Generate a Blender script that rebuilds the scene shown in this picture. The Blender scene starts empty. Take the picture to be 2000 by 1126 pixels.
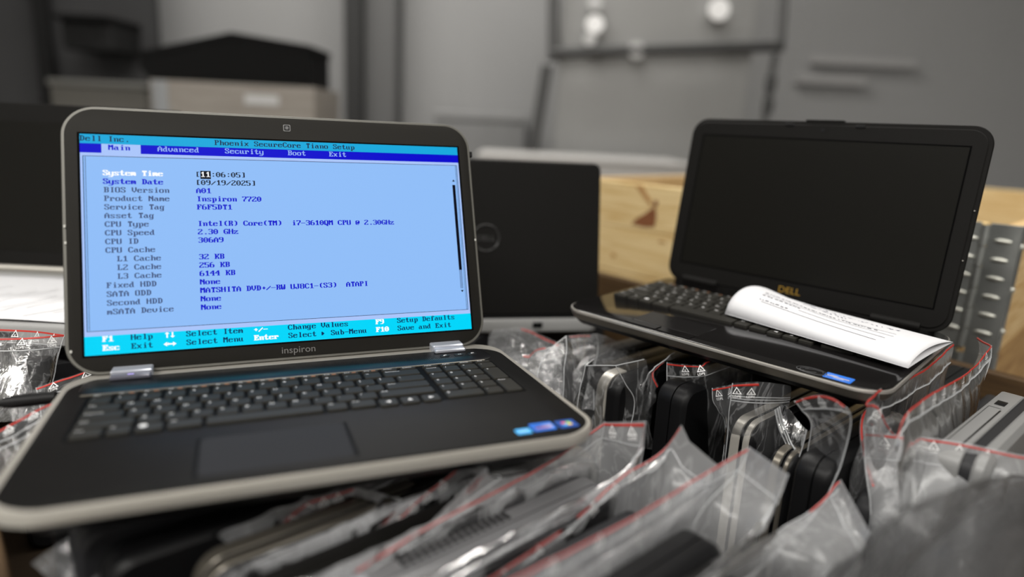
import bpy, math, random
import numpy as np
from mathutils import Matrix, Vector, noise

S = bpy.context.scene
COL = S.collection
ZC = 1.047                      # camera height above the floor (m)

# ------------------------------------------------------------------ camera
F_PX, CX, CY = 1300.0, 1000.0, 563.0


def cam_axes(pitch, roll):
    p, r = math.radians(pitch), math.radians(roll)
    fwd = np.array([0, math.cos(p), -math.sin(p)])
    right = np.array([1.0, 0, 0])
    up = np.cross(right, fwd)
    r2 = math.cos(r) * right + math.sin(r) * up
    u2 = -math.sin(r) * right + math.cos(r) * up
    return np.stack([r2, u2, -fwd], 1)


R = cam_axes(13.5, 2.9)
cam_data = bpy.data.cameras.new('camera')
cam = bpy.data.objects.new('camera', cam_data)
COL.objects.link(cam)
M4 = Matrix([list(R[i]) + [0] for i in range(3)] + [[0, 0, 0, 1]])
M4.translation = Vector((0, 0, ZC))
cam.matrix_world = M4
cam_data.sensor_width = 36.0
cam_data.lens = 36.0 * F_PX / 2000.0
cam_data.clip_start = 0.02
cam_data.clip_end = 60
cam_data.dof.use_dof = True
cam_data.dof.focus_distance = 0.715
cam_data.dof.aperture_fstop = 1.45
S.camera = cam

# ------------------------------------------------------------------ world, lamps, exposure
w = bpy.data.worlds.new('world')
S.world = w
w.use_nodes = True
w.node_tree.nodes['Background'].inputs[0].default_value = (0.95, 0.98, 1.0, 1)
w.node_tree.nodes['Background'].inputs[1].default_value = 0.30
S.view_settings.view_transform = 'Standard'
S.view_settings.look = 'None'
S.view_settings.exposure = 0.0
S.view_settings.gamma = 1.0
S.view_settings.use_curve_mapping = False
S.cycles.transparent_max_bounces = 64
S.cycles.max_bounces = 10


def batten(x, y, z, lx, ly, power, rotz=0.0, col=(1.0, 0.97, 0.92)):
    d = bpy.data.lights.new('ceiling_batten', 'AREA')
    d.shape = 'RECTANGLE'
    d.size, d.size_y, d.energy, d.color = lx, ly, power, col
    o = bpy.data.objects.new('ceiling_batten', d)
    COL.objects.link(o)
    o.location = (x, y, z)
    o.rotation_euler = (0, 0, rotz)
    return o


batten(-0.5, 1.1, 3.75, 0.25, 3.0, 30, 0.5)
batten(1.5, 0.8, 3.75, 0.25, 3.0, 30, 0.5)
batten(-0.9, 3.1, 3.75, 2.4, 0.25, 88, 0.0)
batten(-2.4, -1.2, 3.75, 0.25, 3.0, 120, 0.7)
batten(0.2, -2.2, 3.75, 3.0, 0.25, 125, 0.0)

# ------------------------------------------------------------------ pixel / crate helpers
E1 = np.array([0.743, 0.669, 0.0])      # along the long side of the crates
E2 = np.array([0.669, -0.743, 0.0])     # along their short side


def ray(px, py):
    return R @ np.array([(px - CX) / F_PX, -(py - CY) / F_PX, -1.0])


def W3(e1, e2, z):
    return E1 * e1 + E2 * e2 + np.array([0, 0, z + ZC])


def pe(px, py, e2):                     # photograph point on the upright plane e2 = const
    d = ray(px, py)
    return d * (e2 / (d @ E2)) + np.array([0, 0, ZC])


def pd(px, py, dep):                    # photograph point at a distance along the view
    return ray(px, py) * dep + np.array([0, 0, ZC])


def py_(px, py, Y):                     # photograph point on the plane y = Y
    d = ray(px, py)
    return d * (Y / d[1]) + np.array([0, 0, ZC])


# ------------------------------------------------------------------ materials
MATS = {}


def mat(name, col, rough=0.5, metal=0.0, spec=0.5, bump=None, var=None, coat=0.0):
    if name in MATS:
        return MATS[name]
    m = bpy.data.materials.new(name)
    m.use_nodes = True
    nt = m.node_tree
    b = nt.nodes['Principled BSDF']
    b.inputs['Base Color'].default_value = (*col, 1)
    b.inputs['Roughness'].default_value = rough
    b.inputs['Metallic'].default_value = metal
    b.inputs['Specular IOR Level'].default_value = spec
    b.inputs['Coat Weight'].default_value = coat
    tc = nt.nodes.new('ShaderNodeTexCoord')
    if var:
        n = nt.nodes.new('ShaderNodeTexNoise')
        n.inputs['Scale'].default_value = var[0]
        n.inputs['Detail'].default_value = 6
        nt.links.new(tc.outputs['Object'], n.inputs['Vector'])
        mx = nt.nodes.new('ShaderNodeMix')
        mx.data_type = 'RGBA'
        mx.inputs['A'].default_value = (*[c * (1 - var[1]) for c in col], 1)
        mx.inputs['B'].default_value = (*[min(1, c * (1 + var[1])) for c in col], 1)
        nt.links.new(n.outputs['Fac'], mx.inputs['Factor'])
        nt.links.new(mx.outputs['Result'], b.inputs['Base Color'])
    if bump:
        n2 = nt.nodes.new('ShaderNodeTexNoise')
        n2.inputs['Scale'].default_value = bump[0]
        n2.inputs['Detail'].default_value = 4
        nt.links.new(tc.outputs['Object'], n2.inputs['Vector'])
        bp = nt.nodes.new('ShaderNodeBump')
        bp.inputs['Strength'].default_value = bump[1]
        bp.inputs['Distance'].default_value = bump[2] if len(bump) > 2 else 0.001
        nt.links.new(n2.outputs['Fac'], bp.inputs['Height'])
        nt.links.new(bp.outputs['Normal'], b.inputs['Normal'])
    MATS[name] = m
    return m


def emis(name, col, strength=1.0):
    if name in MATS:
        return MATS[name]
    m = mat(name, (0.0, 0.0, 0.0), 0.35, 0, 0.04)
    b = m.node_tree.nodes['Principled BSDF']
    b.inputs['Emission Color'].default_value = (*col, 1)
    b.inputs['Emission Strength'].default_value = strength
    return m


def srgb(r, g, b):
    f = lambda c: (c / 255 / 12.92) if c <= 10 else ((c / 255 + 0.055) / 1.055) ** 2.4
    return (f(r), f(g), f(b))


def wood(name, light, dark, axis):
    if name in MATS:
        return MATS[name]
    m = mat(name, light, 0.62, 0, 0.3)
    nt = m.node_tree
    b = nt.nodes['Principled BSDF']
    tc = [n for n in nt.nodes if n.type == 'TEX_COORD'][0]
    mp = nt.nodes.new('ShaderNodeMapping')
    sc = [14, 14, 14]
    sc[axis] = 0.9
    mp.inputs['Scale'].default_value = sc
    nt.links.new(tc.outputs['Object'], mp.inputs['Vector'])
    n = nt.nodes.new('ShaderNodeTexNoise')
    n.inputs['Scale'].default_value = 5
    n.inputs['Detail'].default_value = 8
    n.inputs['Distortion'].default_value = 1.2
    nt.links.new(mp.outputs['Vector'], n.inputs['Vector'])
    cr = nt.nodes.new('ShaderNodeValToRGB')
    cr.color_ramp.elements[0].position = 0.32
    cr.color_ramp.elements[0].color = (*dark, 1)
    cr.color_ramp.elements[1].position = 0.62
    cr.color_ramp.elements[1].color = (*light, 1)
    nt.links.new(n.outputs['Fac'], cr.inputs['Fac'])
    nt.links.new(cr.outputs['Color'], b.inputs['Base Color'])
    bp = nt.nodes.new('ShaderNodeBump')
    bp.inputs['Strength'].default_value = 0.25
    bp.inputs['Distance'].default_value = 0.001
    nt.links.new(n.outputs['Fac'], bp.inputs['Height'])
    nt.links.new(bp.outputs['Normal'], b.inputs['Normal'])
    return m


def film_mat(name, haze, streak, gloss_rough, tint=(0.9, 0.91, 0.93), bump=0.8, ior=1.55):
    if name in MATS:
        return MATS[name]
    m = bpy.data.materials.new(name)
    m.use_nodes = True
    nt = m.node_tree
    nt.nodes.remove(nt.nodes['Principled BSDF'])
    out = nt.nodes['Material Output']
    L = nt.links.new
    tc = nt.nodes.new('ShaderNodeTexCoord')
    mp = nt.nodes.new('ShaderNodeMapping')
    mp.inputs['Scale'].default_value = (1, 1, 0.35)
    L(tc.outputs['Object'], mp.inputs['Vector'])
    n1 = nt.nodes.new('ShaderNodeTexNoise')
    n1.inputs['Scale'].default_value = 45
    n1.inputs['Detail'].default_value = 5
    n1.inputs['Distortion'].default_value = 1.5
    L(mp.outputs['Vector'], n1.inputs['Vector'])
    bp = nt.nodes.new('ShaderNodeBump')
    bp.inputs['Strength'].default_value = bump
    bp.inputs['Distance'].default_value = 0.004
    L(n1.outputs['Fac'], bp.inputs['Height'])
    lw = nt.nodes.new('ShaderNodeLayerWeight')
    lw.inputs['Blend'].default_value = 0.35
    pw = nt.nodes.new('ShaderNodeMath')
    pw.operation = 'POWER'
    pw.inputs[1].default_value = 2.2
    L(lw.outputs['Facing'], pw.inputs[0])
    mul = nt.nodes.new('ShaderNodeMath')
    mul.operation = 'MULTIPLY_ADD'
    mul.inputs[1].default_value = 0.40
    mul.inputs[2].default_value = haze
    L(pw.outputs[0], mul.inputs[0])
    n2 = nt.nodes.new('ShaderNodeTexNoise')          # fine crease lines of folded film, whitened to paint in crisp highlights
    n2.inputs['Scale'].default_value = 26
    n2.inputs['Detail'].default_value = 3
    n2.inputs['Distortion'].default_value = 2.2
    L(mp.outputs['Vector'], n2.inputs['Vector'])
    sb = nt.nodes.new('ShaderNodeMath')
    sb.operation = 'SUBTRACT'
    sb.inputs[1].default_value = 0.5
    L(n2.outputs['Fac'], sb.inputs[0])
    ab = nt.nodes.new('ShaderNodeMath')
    ab.operation = 'ABSOLUTE'
    L(sb.outputs[0], ab.inputs[0])
    cr = nt.nodes.new('ShaderNodeValToRGB')
    cr.color_ramp.elements[0].position = 0.0
    cr.color_ramp.elements[0].color = (streak * 1.6, streak * 1.6, streak * 1.6, 1)
    cr.color_ramp.elements[1].position = 0.035
    cr.color_ramp.elements[1].color = (0, 0, 0, 1)
    L(ab.outputs[0], cr.inputs['Fac'])
    add = nt.nodes.new('ShaderNodeMath')
    add.operation = 'ADD'
    add.use_clamp = True
    L(mul.outputs[0], add.inputs[0])
    L(cr.outputs['Color'], add.inputs[1])
    tr = nt.nodes.new('ShaderNodeBsdfTransparent')
    tr.inputs['Color'].default_value = (0.97, 0.97, 0.975, 1)
    df = nt.nodes.new('ShaderNodeBsdfDiffuse')
    df.inputs['Color'].default_value = (*tint, 1)
    tl = nt.nodes.new('ShaderNodeBsdfTranslucent')
    tl.inputs['Color'].default_value = (*tint, 1)
    md = nt.nodes.new('ShaderNodeMixShader')
    md.inputs[0].default_value = 0.45
    L(df.outputs[0], md.inputs[1])
    L(tl.outputs[0], md.inputs[2])
    m1 = nt.nodes.new('ShaderNodeMixShader')
    L(add.outputs[0], m1.inputs[0])
    L(tr.outputs[0], m1.inputs[1])
    L(md.outputs[0], m1.inputs[2])
    gl = nt.nodes.new('ShaderNodeBsdfGlossy')
    gl.inputs['Roughness'].default_value = gloss_rough
    L(bp.outputs['Normal'], gl.inputs['Normal'])
    fr = nt.nodes.new('ShaderNodeFresnel')
    fr.inputs['IOR'].default_value = ior
    L(bp.outputs['Normal'], fr.inputs['Normal'])
    m2 = nt.nodes.new('ShaderNodeMixShader')
    L(fr.outputs[0], m2.inputs[0])
    L(m1.outputs[0], m2.inputs[1])
    L(gl.outputs[0], m2.inputs[2])
    L(m2.outputs[0], out.inputs['Surface'])
    MATS[name] = m
    return m


SILVER = mat('silver_plastic', (0.42, 0.40, 0.36), 0.34, 0.35, 0.5, bump=(900, 0.05))
LIDRIM = mat('grey_lid_rim', (0.115, 0.112, 0.098), 0.4, 0.3)
BEZEL = mat('dark_bezel', (0.0135, 0.0125, 0.0105), 0.6, 0, 0.14, bump=(1500, 0.06))
DECK = mat('black_deck', (0.0055, 0.0052, 0.0050), 0.5, 0, 0.09, bump=(1200, 0.08), var=(60, 0.25))
BLACK = mat('black_plastic', (0.0055, 0.0055, 0.006), 0.42, 0, 0.2)
PADM = mat('touchpad_black', (0.020, 0.0195, 0.020), 0.6, 0, 0.06)
KEYM = mat('key_grey', (0.022, 0.021, 0.018), 0.55, 0, 0.1)
LEGEND = mat('key_legend_white', (0.68, 0.68, 0.68), 0.6)
ORANGE = mat('key_legend_orange', (0.35, 0.14, 0.05), 0.6)
LIDBLK = mat('lid_black', (0.0062, 0.0058, 0.0052), 0.55, 0, 0.13, bump=(1500, 0.05))
GLOSSB = mat('glossy_black_deck', (0.006, 0.0055, 0.0055), 0.12, 0, 0.32)
SCREENOFF = mat('screen_off', (0.0055, 0.0052, 0.0040), 0.35, 0, 0.16)
EDGEM = mat('edge_metal', (0.40, 0.38, 0.35), 0.42, 0.7)
DARKMETAL = mat('dark_edge_metal', (0.16, 0.145, 0.12), 0.3, 0.6)
PAPER = mat('paper_white', (0.66, 0.66, 0.68), 0.75, 0, 0.2)
INK = mat('pen_ink', (0.16, 0.165, 0.19), 0.8)
LIGHTGREY = mat('light_grey_plastic', (0.36, 0.36, 0.355), 0.4, 0.1)
GALV = mat('galvanised_steel', (0.30, 0.31, 0.30), 0.36, 0.75, bump=(120, 0.15), var=(35, 0.25))
STEELRIB = mat('galvanised_rib', (0.52, 0.52, 0.47), 0.3, 0.75)
WOODP = wood('pine_plank', srgb(214, 184, 134), srgb(186, 148, 94), 0)
WOODD = wood('pine_plank_aged', srgb(172, 138, 88), srgb(138, 102, 58), 0)
KNOT = mat('pine_knot', srgb(120, 78, 40), 0.7, var=(40, 0.3))
WRACK = wood('dark_plank', srgb(110, 84, 48), srgb(84, 60, 32), 0)
CARD = mat('cardboard', srgb(62, 48, 32), 0.85, var=(30, 0.15))
FILM = film_mat('clear_bag_film', 0.06, 0.12, 0.12, bump=0.45, ior=1.42)
FILMF = film_mat('hazy_bag_film', 0.32, 0.07, 0.22, bump=0.16, ior=1.42)
FILMN = film_mat('clear_stiff_film', 0.040, 0.13, 0.06)
FILMR = film_mat('cloudy_bag_film', 0.15, 0.09, 0.14, bump=0.35, ior=1.46)
FILMG = film_mat('dark_grey_film', 0.55, 0.05, 0.3, (0.10, 0.10, 0.102), bump=0.15)
RED = mat('red_zip_print', srgb(182, 46, 36), 0.5)
ZIPW = mat('zip_ridge_white', (0.42, 0.43, 0.44), 0.3)
MARK = mat('white_print', (0.95, 0.95, 0.95), 0.5)
GOLD = mat('gold_logo', srgb(190, 150, 60), 0.35, 0.6)
LOGOG = mat('grey_logo', (0.16, 0.155, 0.15), 0.35, 0.6)
STB = mat('sticker_blue', srgb(30, 110, 215), 0.35)
STL = mat('sticker_light_blue', srgb(70, 175, 240), 0.35)
STP = mat('sticker_pale', srgb(185, 200, 240), 0.35)
STN = mat('sticker_navy', srgb(20, 70, 150), 0.35)
STR = mat('sticker_red', srgb(225, 80, 60), 0.4)
STG = mat('sticker_green', srgb(110, 190, 80), 0.4)
STY = mat('sticker_yellow', srgb(245, 205, 80), 0.4)
HCAP = mat('hinge_cap_silver', (0.52, 0.54, 0.60), 0.22, 0.5)
HCAPG = mat('hinge_cap_front', (0.12, 0.12, 0.15), 0.18, 0.2)
LED = emis('power_led', srgb(190, 175, 255), 1.1)


# ------------------------------------------------------------------ mesh builder
def rrect(wd, h, r, n=6):
    r = max(1e-5, min(r, wd / 2 - 1e-6, h / 2 - 1e-6))
    P = []
    for cx, cy, a0 in ((wd / 2 - r, h / 2 - r, 0), (-wd / 2 + r, h / 2 - r, 90), (-wd / 2 + r, -h / 2 + r, 180), (wd / 2 - r, -h / 2 + r, 270)):
        for k in range(n + 1):
            a = math.radians(a0 + 90 * k / n)
            P.append((cx + r * math.cos(a), cy + r * math.sin(a)))
    return P


class MB:
    def __init__(s):
        s.v, s.f, s.m = [], [], []

    def add(s, verts, faces, mi=0, M=None):
        o = len(s.v)
        for p in verts:
            p = Vector(p)
            s.v.append(tuple(M @ p) if M is not None else tuple(p))
        for f in faces:
            s.f.append(tuple(i + o for i in f))
            s.m.append(mi)
        return s

    def box(s, x0, x1, y0, y1, z0, z1, mi=0, M=None):
        V = [(x0, y0, z0), (x1, y0, z0), (x1, y1, z0), (x0, y1, z0), (x0, y0, z1), (x1, y0, z1), (x1, y1, z1), (x0, y1, z1)]
        return s.add(V, [(3, 2, 1, 0), (4, 5, 6, 7), (0, 1, 5, 4), (1, 2, 6, 5), (2, 3, 7, 6), (3, 0, 4, 7)], mi, M)

    def slab(s, cx, cy, wd, h, r, levels, mi=0, n=6, M=None, warp=None):
        V, Fc = [], []
        k = 4 * (n + 1)
        for z, ins in levels:
            for x, y in rrect(wd - 2 * ins, h - 2 * ins, r - ins, n):
                p = (cx + x, cy + y, z)
                V.append(warp(*p) if warp else p)
        for i in range(len(levels) - 1):
            for j in range(k):
                a, b = i * k + j, i * k + (j + 1) % k
                Fc.append((a, b, b + k, a + k))
        Fc.append(tuple(range(k))[::-1])
        Fc.append(tuple(range((len(levels) - 1) * k, len(levels) * k)))
        return s.add(V, Fc, mi, M)

    def bevbox(s, x0, x1, y0, y1, z0, z1, b=0.001, mi=0, M=None, r=None):
        return s.slab((x0 + x1) / 2, (y0 + y1) / 2, x1 - x0, y1 - y0, r if r is not None else b * 1.5,
                      [(z0, b), (z0 + b, 0), (z1 - b, 0), (z1, b)], mi, 3, M)

    def tube(s, pts, r, mi=0, n=10, M=None, caps=True):
        pts = [Vector(p) for p in pts]
        rr = r if isinstance(r, (list, tuple)) else [r] * len(pts)
        V, Fc = [], []
        up = Vector((0.13, 0.27, 1)).normalized()
        for i, p in enumerate(pts):
            t = (pts[min(i + 1, len(pts) - 1)] - pts[max(i - 1, 0)]).normalized()
            a = t.cross(up)
            if a.length < 1e-4:
                a = t.cross(Vector((1, 0, 0)))
            a.normalize()
            b = t.cross(a)
            for k in range(n):
                q = 2 * math.pi * k / n
                V.append(p + (a * math.cos(q) + b * math.sin(q)) * rr[i])
        for i in range(len(pts) - 1):
            for k in range(n):
                Fc.append((i * n + k, i * n + (k + 1) % n, (i + 1) * n + (k + 1) % n, (i + 1) * n + k))
        if caps:
            Fc.append(tuple(range(n))[::-1])
            Fc.append(tuple(range((len(pts) - 1) * n, len(pts) * n)))
        return s.add(V, Fc, mi, M)

    def prism(s, poly, z0, z1, mi=0, M=None):
        k = len(poly)
        V = [(x, y, z0) for x, y in poly] + [(x, y, z1) for x, y in poly]
        Fc = [tuple(range(k))[::-1], tuple(range(k, 2 * k))] + [(j, (j + 1) % k, k + (j + 1) % k, k + j) for j in range(k)]
        return s.add(V, Fc, mi, M)

    def disc(s, cx, cy, r, z0, z1, mi=0, n=20, M=None):
        return s.prism([(cx + r * math.cos(2 * math.pi * k / n), cy + r * math.sin(2 * math.pi * k / n)) for k in range(n)], z0, z1, mi, M)

    def text(s, t, x, y, size, z, mi=0, M=None, sx=1.0, shear=0.0):
        me = TXT.get(t)
        if me is None:
            return s
        vs, fs = me
        return s.add([(x + (a * sx + b * shear) * size, y + b * size, z) for a, b in vs], fs, mi, M)

    def build(s, name, mats, parent=None, smooth=True, ang=35, mw=None):
        me = bpy.data.meshes.new(name)
        me.from_pydata(s.v, [], s.f)
        for m in (mats if isinstance(mats, (list, tuple)) else [mats]):
            me.materials.append(m)
        me.polygons.foreach_set('material_index', s.m)
        if smooth:
            me.polygons.foreach_set('use_smooth', [True] * len(me.polygons))
            me.set_sharp_from_angle(angle=math.radians(ang))
        me.update()
        o = bpy.data.objects.new(name, me)
        COL.objects.link(o)
        if parent is not None:
            o.parent = parent
        if mw is not None:
            o.matrix_world = mw
        return o


def thing(name, label, cat, M=None, group=None):
    o = bpy.data.objects.new(name, None)
    COL.objects.link(o)
    o.empty_display_size = 0.03
    if M is not None:
        o.matrix_world = M
    return tag(o, label, cat, group)


def tag(o, label, cat, group=None):
    o['label'] = label
    o['category'] = cat
    if group:
        o['group'] = group
    return o


def struct(o):
    o['kind'] = 'structure'
    return o


def frame(X, Y, Z, O):
    m = Matrix.Identity(4)
    for i in range(3):
        m[i][0], m[i][1], m[i][2], m[i][3] = X[i], Y[i], Z[i], O[i]
    return m


# ------------------------------------------------------------------ lettering (Blender's own built-in face, as flat mesh)
TXT = {}
KEYS_MAIN = [
    ['Esc', 'F1', 'F2', 'F3', 'F4', 'F5', 'F6', 'F7', 'F8', 'F9', 'F10', 'F11', 'F12', 'PrtScr', 'Delete'],
    ['`', '1', '2', '3', '4', '5', '6', '7', '8', '9', '0', '-', '=', 'Backspace'],
    ['Tab', 'Q', 'W', 'E', 'R', 'T', 'Y', 'U', 'I', 'O', 'P', '[', ']', '\\'],
    ['CapsLock', 'A', 'S', 'D', 'F', 'G', 'H', 'J', 'K', 'L', ';', "'", 'Enter'],
    ['Shift', 'Z', 'X', 'C', 'V', 'B', 'N', 'M', ',', '.', '/', 'Shift'],
    ['Ctrl', 'Fn', '#', 'Alt', ' ', 'Alt', 'Ctrl', '<', '^', '>']]
NUMTOP = ['PgUp', 'PgDn', 'Home', 'End']
NUMPAD = [['NumLk', '/', '*', '-'], ['7', '8', '9'], ['4', '5', '6'], ['1', '2', '3'], ['0', '.']]
WORDS = {k for r in KEYS_MAIN for k in r} | set(NUMTOP) | {k for r in NUMPAD for k in r} | {'+', 'inspiron', 'DELL', 'intel', 'CORE', 'i7', 'inside', 'LDPE', 'E', 'D', 'L'}


def make_text():
    obs = []
    for t in sorted(WORDS):
        if not t.strip() or t == '#':
            continue
        cu = bpy.data.curves.new('t', 'FONT')
        cu.body = t
        cu.resolution_u = 3
        o = bpy.data.objects.new('t', cu)
        COL.objects.link(o)
        obs.append((t, o, cu))
    dg = bpy.context.evaluated_depsgraph_get()
    dg.update()
    for t, o, cu in obs:
        me = bpy.data.meshes.new_from_object(o.evaluated_get(dg))
        TXT[t] = ([(v.co.x, v.co.y) for v in me.vertices], [tuple(p.vertices) for p in me.polygons])
        bpy.data.meshes.remove(me)
    for t, o, cu in obs:
        bpy.data.objects.remove(o)
        bpy.data.curves.remove(cu)


make_text()

# 8x16 text-mode glyphs for the set-up screen: (first row, hex rows)
G = {
    '(': (2, '0c18303030303030180c'), ')': (2, '30180c0c0c0c0c0c1830'), '+': (5, '18187e1818'), '-': (7, 'fe'), '.': (10, '1818'),
    '/': (4, '02060c183060c080'), '0': (2, '386cc6c6d6d6c6c66c38'), '1': (2, '1838781818181818187e'), '2': (2, '7cc6060c183060c0c6fe'),
    '3': (2, '7cc606063c060606c67c'), '4': (2, '0c1c3c6cccfe0c0c0c1e'), '5': (2, 'fec0c0c0fc060606c67c'), '6': (2, '3860c0c0fcc6c6c6c67c'),
    '7': (2, 'fec606060c1830303030'), '8': (2, '7cc6c6c67cc6c6c6c67c'), '9': (2, '7cc6c6c67e0606060c78'), ':': (4, '18180000001818'),
    '@': (3, '7cc6c6dededed'+'cc07c'), 'A': (2, '10386cc6c6fec6c6c6c6'), 'B': (2, 'fc6666667c66666666fc'), 'C': (2, '3c66c2c0c0c0c0c2663c'),
    'D': (2, 'f86c6666666666666cf8'), 'E': (2, 'fe6662687868606266fe'), 'F': (2, 'fe6662687868606060f0'), 'G': (2, '3c66c2c0c0dec6c6663a'),
    'H': (2, 'c6c6c6c6fec6c6c6c6c6'), 'I': (2, '3c18181818181818183c'), 'J': (2, '1e0c0c0c0c0ccccccc78'), 'K': (2, 'e666666c78786c6666e6'),
    'L': (2, 'f0606060606060' + '6266fe'), 'M': (2, 'c6eefefed6c6c6c6c6c6'), 'N': (2, 'c6e6f6fedecec6c6c6c6'), 'O': (2, '7cc6c6c6c6c6c6c6c67c'),
    'P': (2, 'fc6666667c60606060f0'), 'Q': (2, '7cc6c6c6c6c6c6d6de7c0c0e'), 'R': (2, 'fc6666667c6c666666e6'), 'S': (2, '7cc6c660380c06c6c67c'),
    'T': (2, '7e7e5a1818181818183c'), 'U': (2, 'c6c6c6c6c6c6c6c6c67c'), 'V': (2, 'c6c6c6c6c6c6c66c3810'), 'W': (2, 'c6c6c6c6d6d6d6feee6c'),
    '[': (2, '3c30303030303030303c'), ']': (2, '3c0c0c0c0c0c0c0c0c3c'), 'a': (5, '780c7ccccccc76'), 'b': (2, 'e060607' + '86c666666667c'),
    'c': (5, '7cc6c0c0c0c67c'), 'd': (2, '1c0c0c3c6ccccccccc76'), 'e': (5, '7cc6fec0c0c67c'), 'f': (2, '1c363230783030303078'),
    'g': (5, '76cccccccccc7c0ccc78'), 'h': (2, 'e060606c7666666666e6'), 'i': (2, '1818003818181818183c'), 'l': (2, '3818181818181818183c'),
    'm': (5, 'ecfed6d6d6d6c6'), 'n': (5, 'dc666666666666'), 'o': (5, '7cc6c6c6c6c67c'), 'p': (5, 'dc66666666667c6060f0'), 'r': (5, 'dc7666606060f0'),
    's': (5, '7cc660380cc67c'), 't': (2, '103030fc30303030361c'), 'u': (5, 'cccccccccccc76'), 'v': (5, 'c6c6c6c6c66c38'), 'x': (5, 'c66c3838386cc6'),
    'y': (5, 'c6c6c6c6c6c67e060cf8'), 'z': (5, 'fecc183060c6fe'), '\u2191': (2, '183c7e18181818181818'), '\u2193': (2, '18181818181818' + '7e3c18'),
    '\u2194': (5, '2466ff6624'), '\u25b8': (4, 'c0e0f0f8f0e0c0'), 'k': (2, 'e060' + '60666c78786c66e6'),
}


def glyph_rects(ch):
    if ch not in G:
        return []
    y0, h = G[ch]
    rows = [int(h[i:i + 2], 16) for i in range(0, len(h) - 1, 2)]
    out = []
    for k, b in enumerate(rows):
        x = 0
        while x < 8:
            if b & (0x80 >> x):
                x1 = x
                while x1 < 8 and b & (0x80 >> x1):
                    x1 += 1
                out.append((x, x1, y0 + k))
                x = x1
            else:
                x += 1
    return out


# ------------------------------------------------------------------ open laptops
def keyboard(parent, lx, top, unit, rowp, frowh, numx, nunit, keyh, name='keyboard', tray=None, legend=1.0, gap=0.0028):
    """tray = part; each key a sub-part."""
    k = MB()
    k.slab((tray[0] + tray[1]) / 2, (tray[2] + tray[3]) / 2, tray[1] - tray[0], tray[3] - tray[2], 0.004, [(0.0, 0), (0.0008, 0.0006)])
    kb = k.build(name, mat('key_tray_black', (0.004, 0.004, 0.004), 0.7, 0, 0.04), parent)

    def key(x0, x1, y0, y1, t):
        m = MB()
        m.slab((x0 + x1) / 2, (y0 + y1) / 2, x1 - x0 - gap, y1 - y0 - gap, 0.0022,
               [(0.0008, 0), (keyh - 0.0007, 0.0002), (keyh, 0.0009)], 0, 3)
        z = keyh + 0.00012
        if t == '#':
            m.slab(x0 + 0.0065, y1 - 0.0065, 0.006, 0.006, 0.003, [(z - 0.0001, 0), (z, 0)], 1, 3)
        elif t in '<^>':
            xc, yc = (x0 + x1) / 2, (y0 + y1) / 2
            a = {'<': 180, '^': 90, '>': 0}[t]
            tri = [(0.003 * math.cos(math.radians(a + q)), 0.003 * math.sin(math.radians(a + q))) for q in (0, 130, 230)]
            m.add([(xc + p, yc + q, z) for p, q in tri], [(0, 1, 2)], 1)
        elif t.strip():
            big = len(t) == 1
            sz = (0.0052 if big else 0.0034) * legend
            m.text(t, x0 + 0.0036, y1 - gap / 2 - 0.0008 - sz * 0.80 - (0.0004 if big else 0), sz, z, 1)
            if t.startswith('F') and len(t) > 1 and t != 'Fn':
                m.box(x1 - 0.0085, x1 - 0.0045, y1 - 0.0052, y1 - 0.0038, z - 0.0001, z, 2)
        m.build('key', [KEYM, LEGEND, ORANGE], kb)

    y = top
    n = len(KEYS_MAIN[0])
    for i, t in enumerate(KEYS_MAIN[0]):
        key(lx + i * unit, lx + (i + 1) * unit, y - frowh, y, t)
    for i, t in enumerate(NUMTOP):
        key(numx + i * nunit, numx + (i + 1) * nunit, y - frowh, y, t)
    y -= frowh
    widths = [None, [1] * 13 + [2], [1.5] + [1] * 12 + [1.5], [1.75] + [1] * 11 + [2.25], [2.25] + [1] * 10 + [2.75],
              [1.25, 1.0, 1.15, 1.45, 4.85, 1.05, 1.25, 1, 1, 1]]
    for r in range(1, 6):
        x = lx
        for t, wd in zip(KEYS_MAIN[r], widths[r]):
            dy = 0.003 if t in '<^>' and r == 5 else 0
            key(x, x + wd * unit, y - rowp - dy, y - dy, t)
            x += wd * unit
        for c, t in enumerate(NUMPAD[r - 1]):
            if r == 5:
                x0, x1 = (numx, numx + 2 * nunit) if c == 0 else (numx + 2 * nunit, numx + 3 * nunit)
            else:
                x0, x1 = numx + c * nunit, numx + (c + 1) * nunit
            key(x0, x1, y - rowp, y, t)
        if r in (2, 4):
            key(numx + 3 * nunit, numx + 4 * nunit, y - 2 * rowp, y, '+' if r == 2 else 'Enter')
        y -= rowp
    return kb


def lid_matrix(b, u, drop):
    """lid frame in laptop frame: x right, y up the lid, z out of the screen; origin at the screen's bottom centre."""
    return frame((1, 0, 0), (0, b, u), (0, -u, b), (0, b * drop, u * drop))


# ===================== the grey-framed laptop with the lit screen
H1 = (-0.2181, 0.6555, -0.2455 + ZC)
L1M = frame((0.9221, 0.3870, 0.0008), (-0.3866, 0.9212, -0.0444), (-0.0179, 0.0406, 0.9990), H1)
l1 = thing('laptop', 'large open laptop with a lit blue setup screen, resting on the clear bags', 'laptop', L1M)
LM = lid_matrix(0.311, 0.9504, 0.0196)
XO = 0.0065


def bow(x, y, z):
    t = max(0.0, min(1.0, (-y - 0.15) / 0.1))
    return (x, y - t * 0.0105 * (1 - (min(1, abs(x - XO) / 0.19)) ** 2), z)


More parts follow.
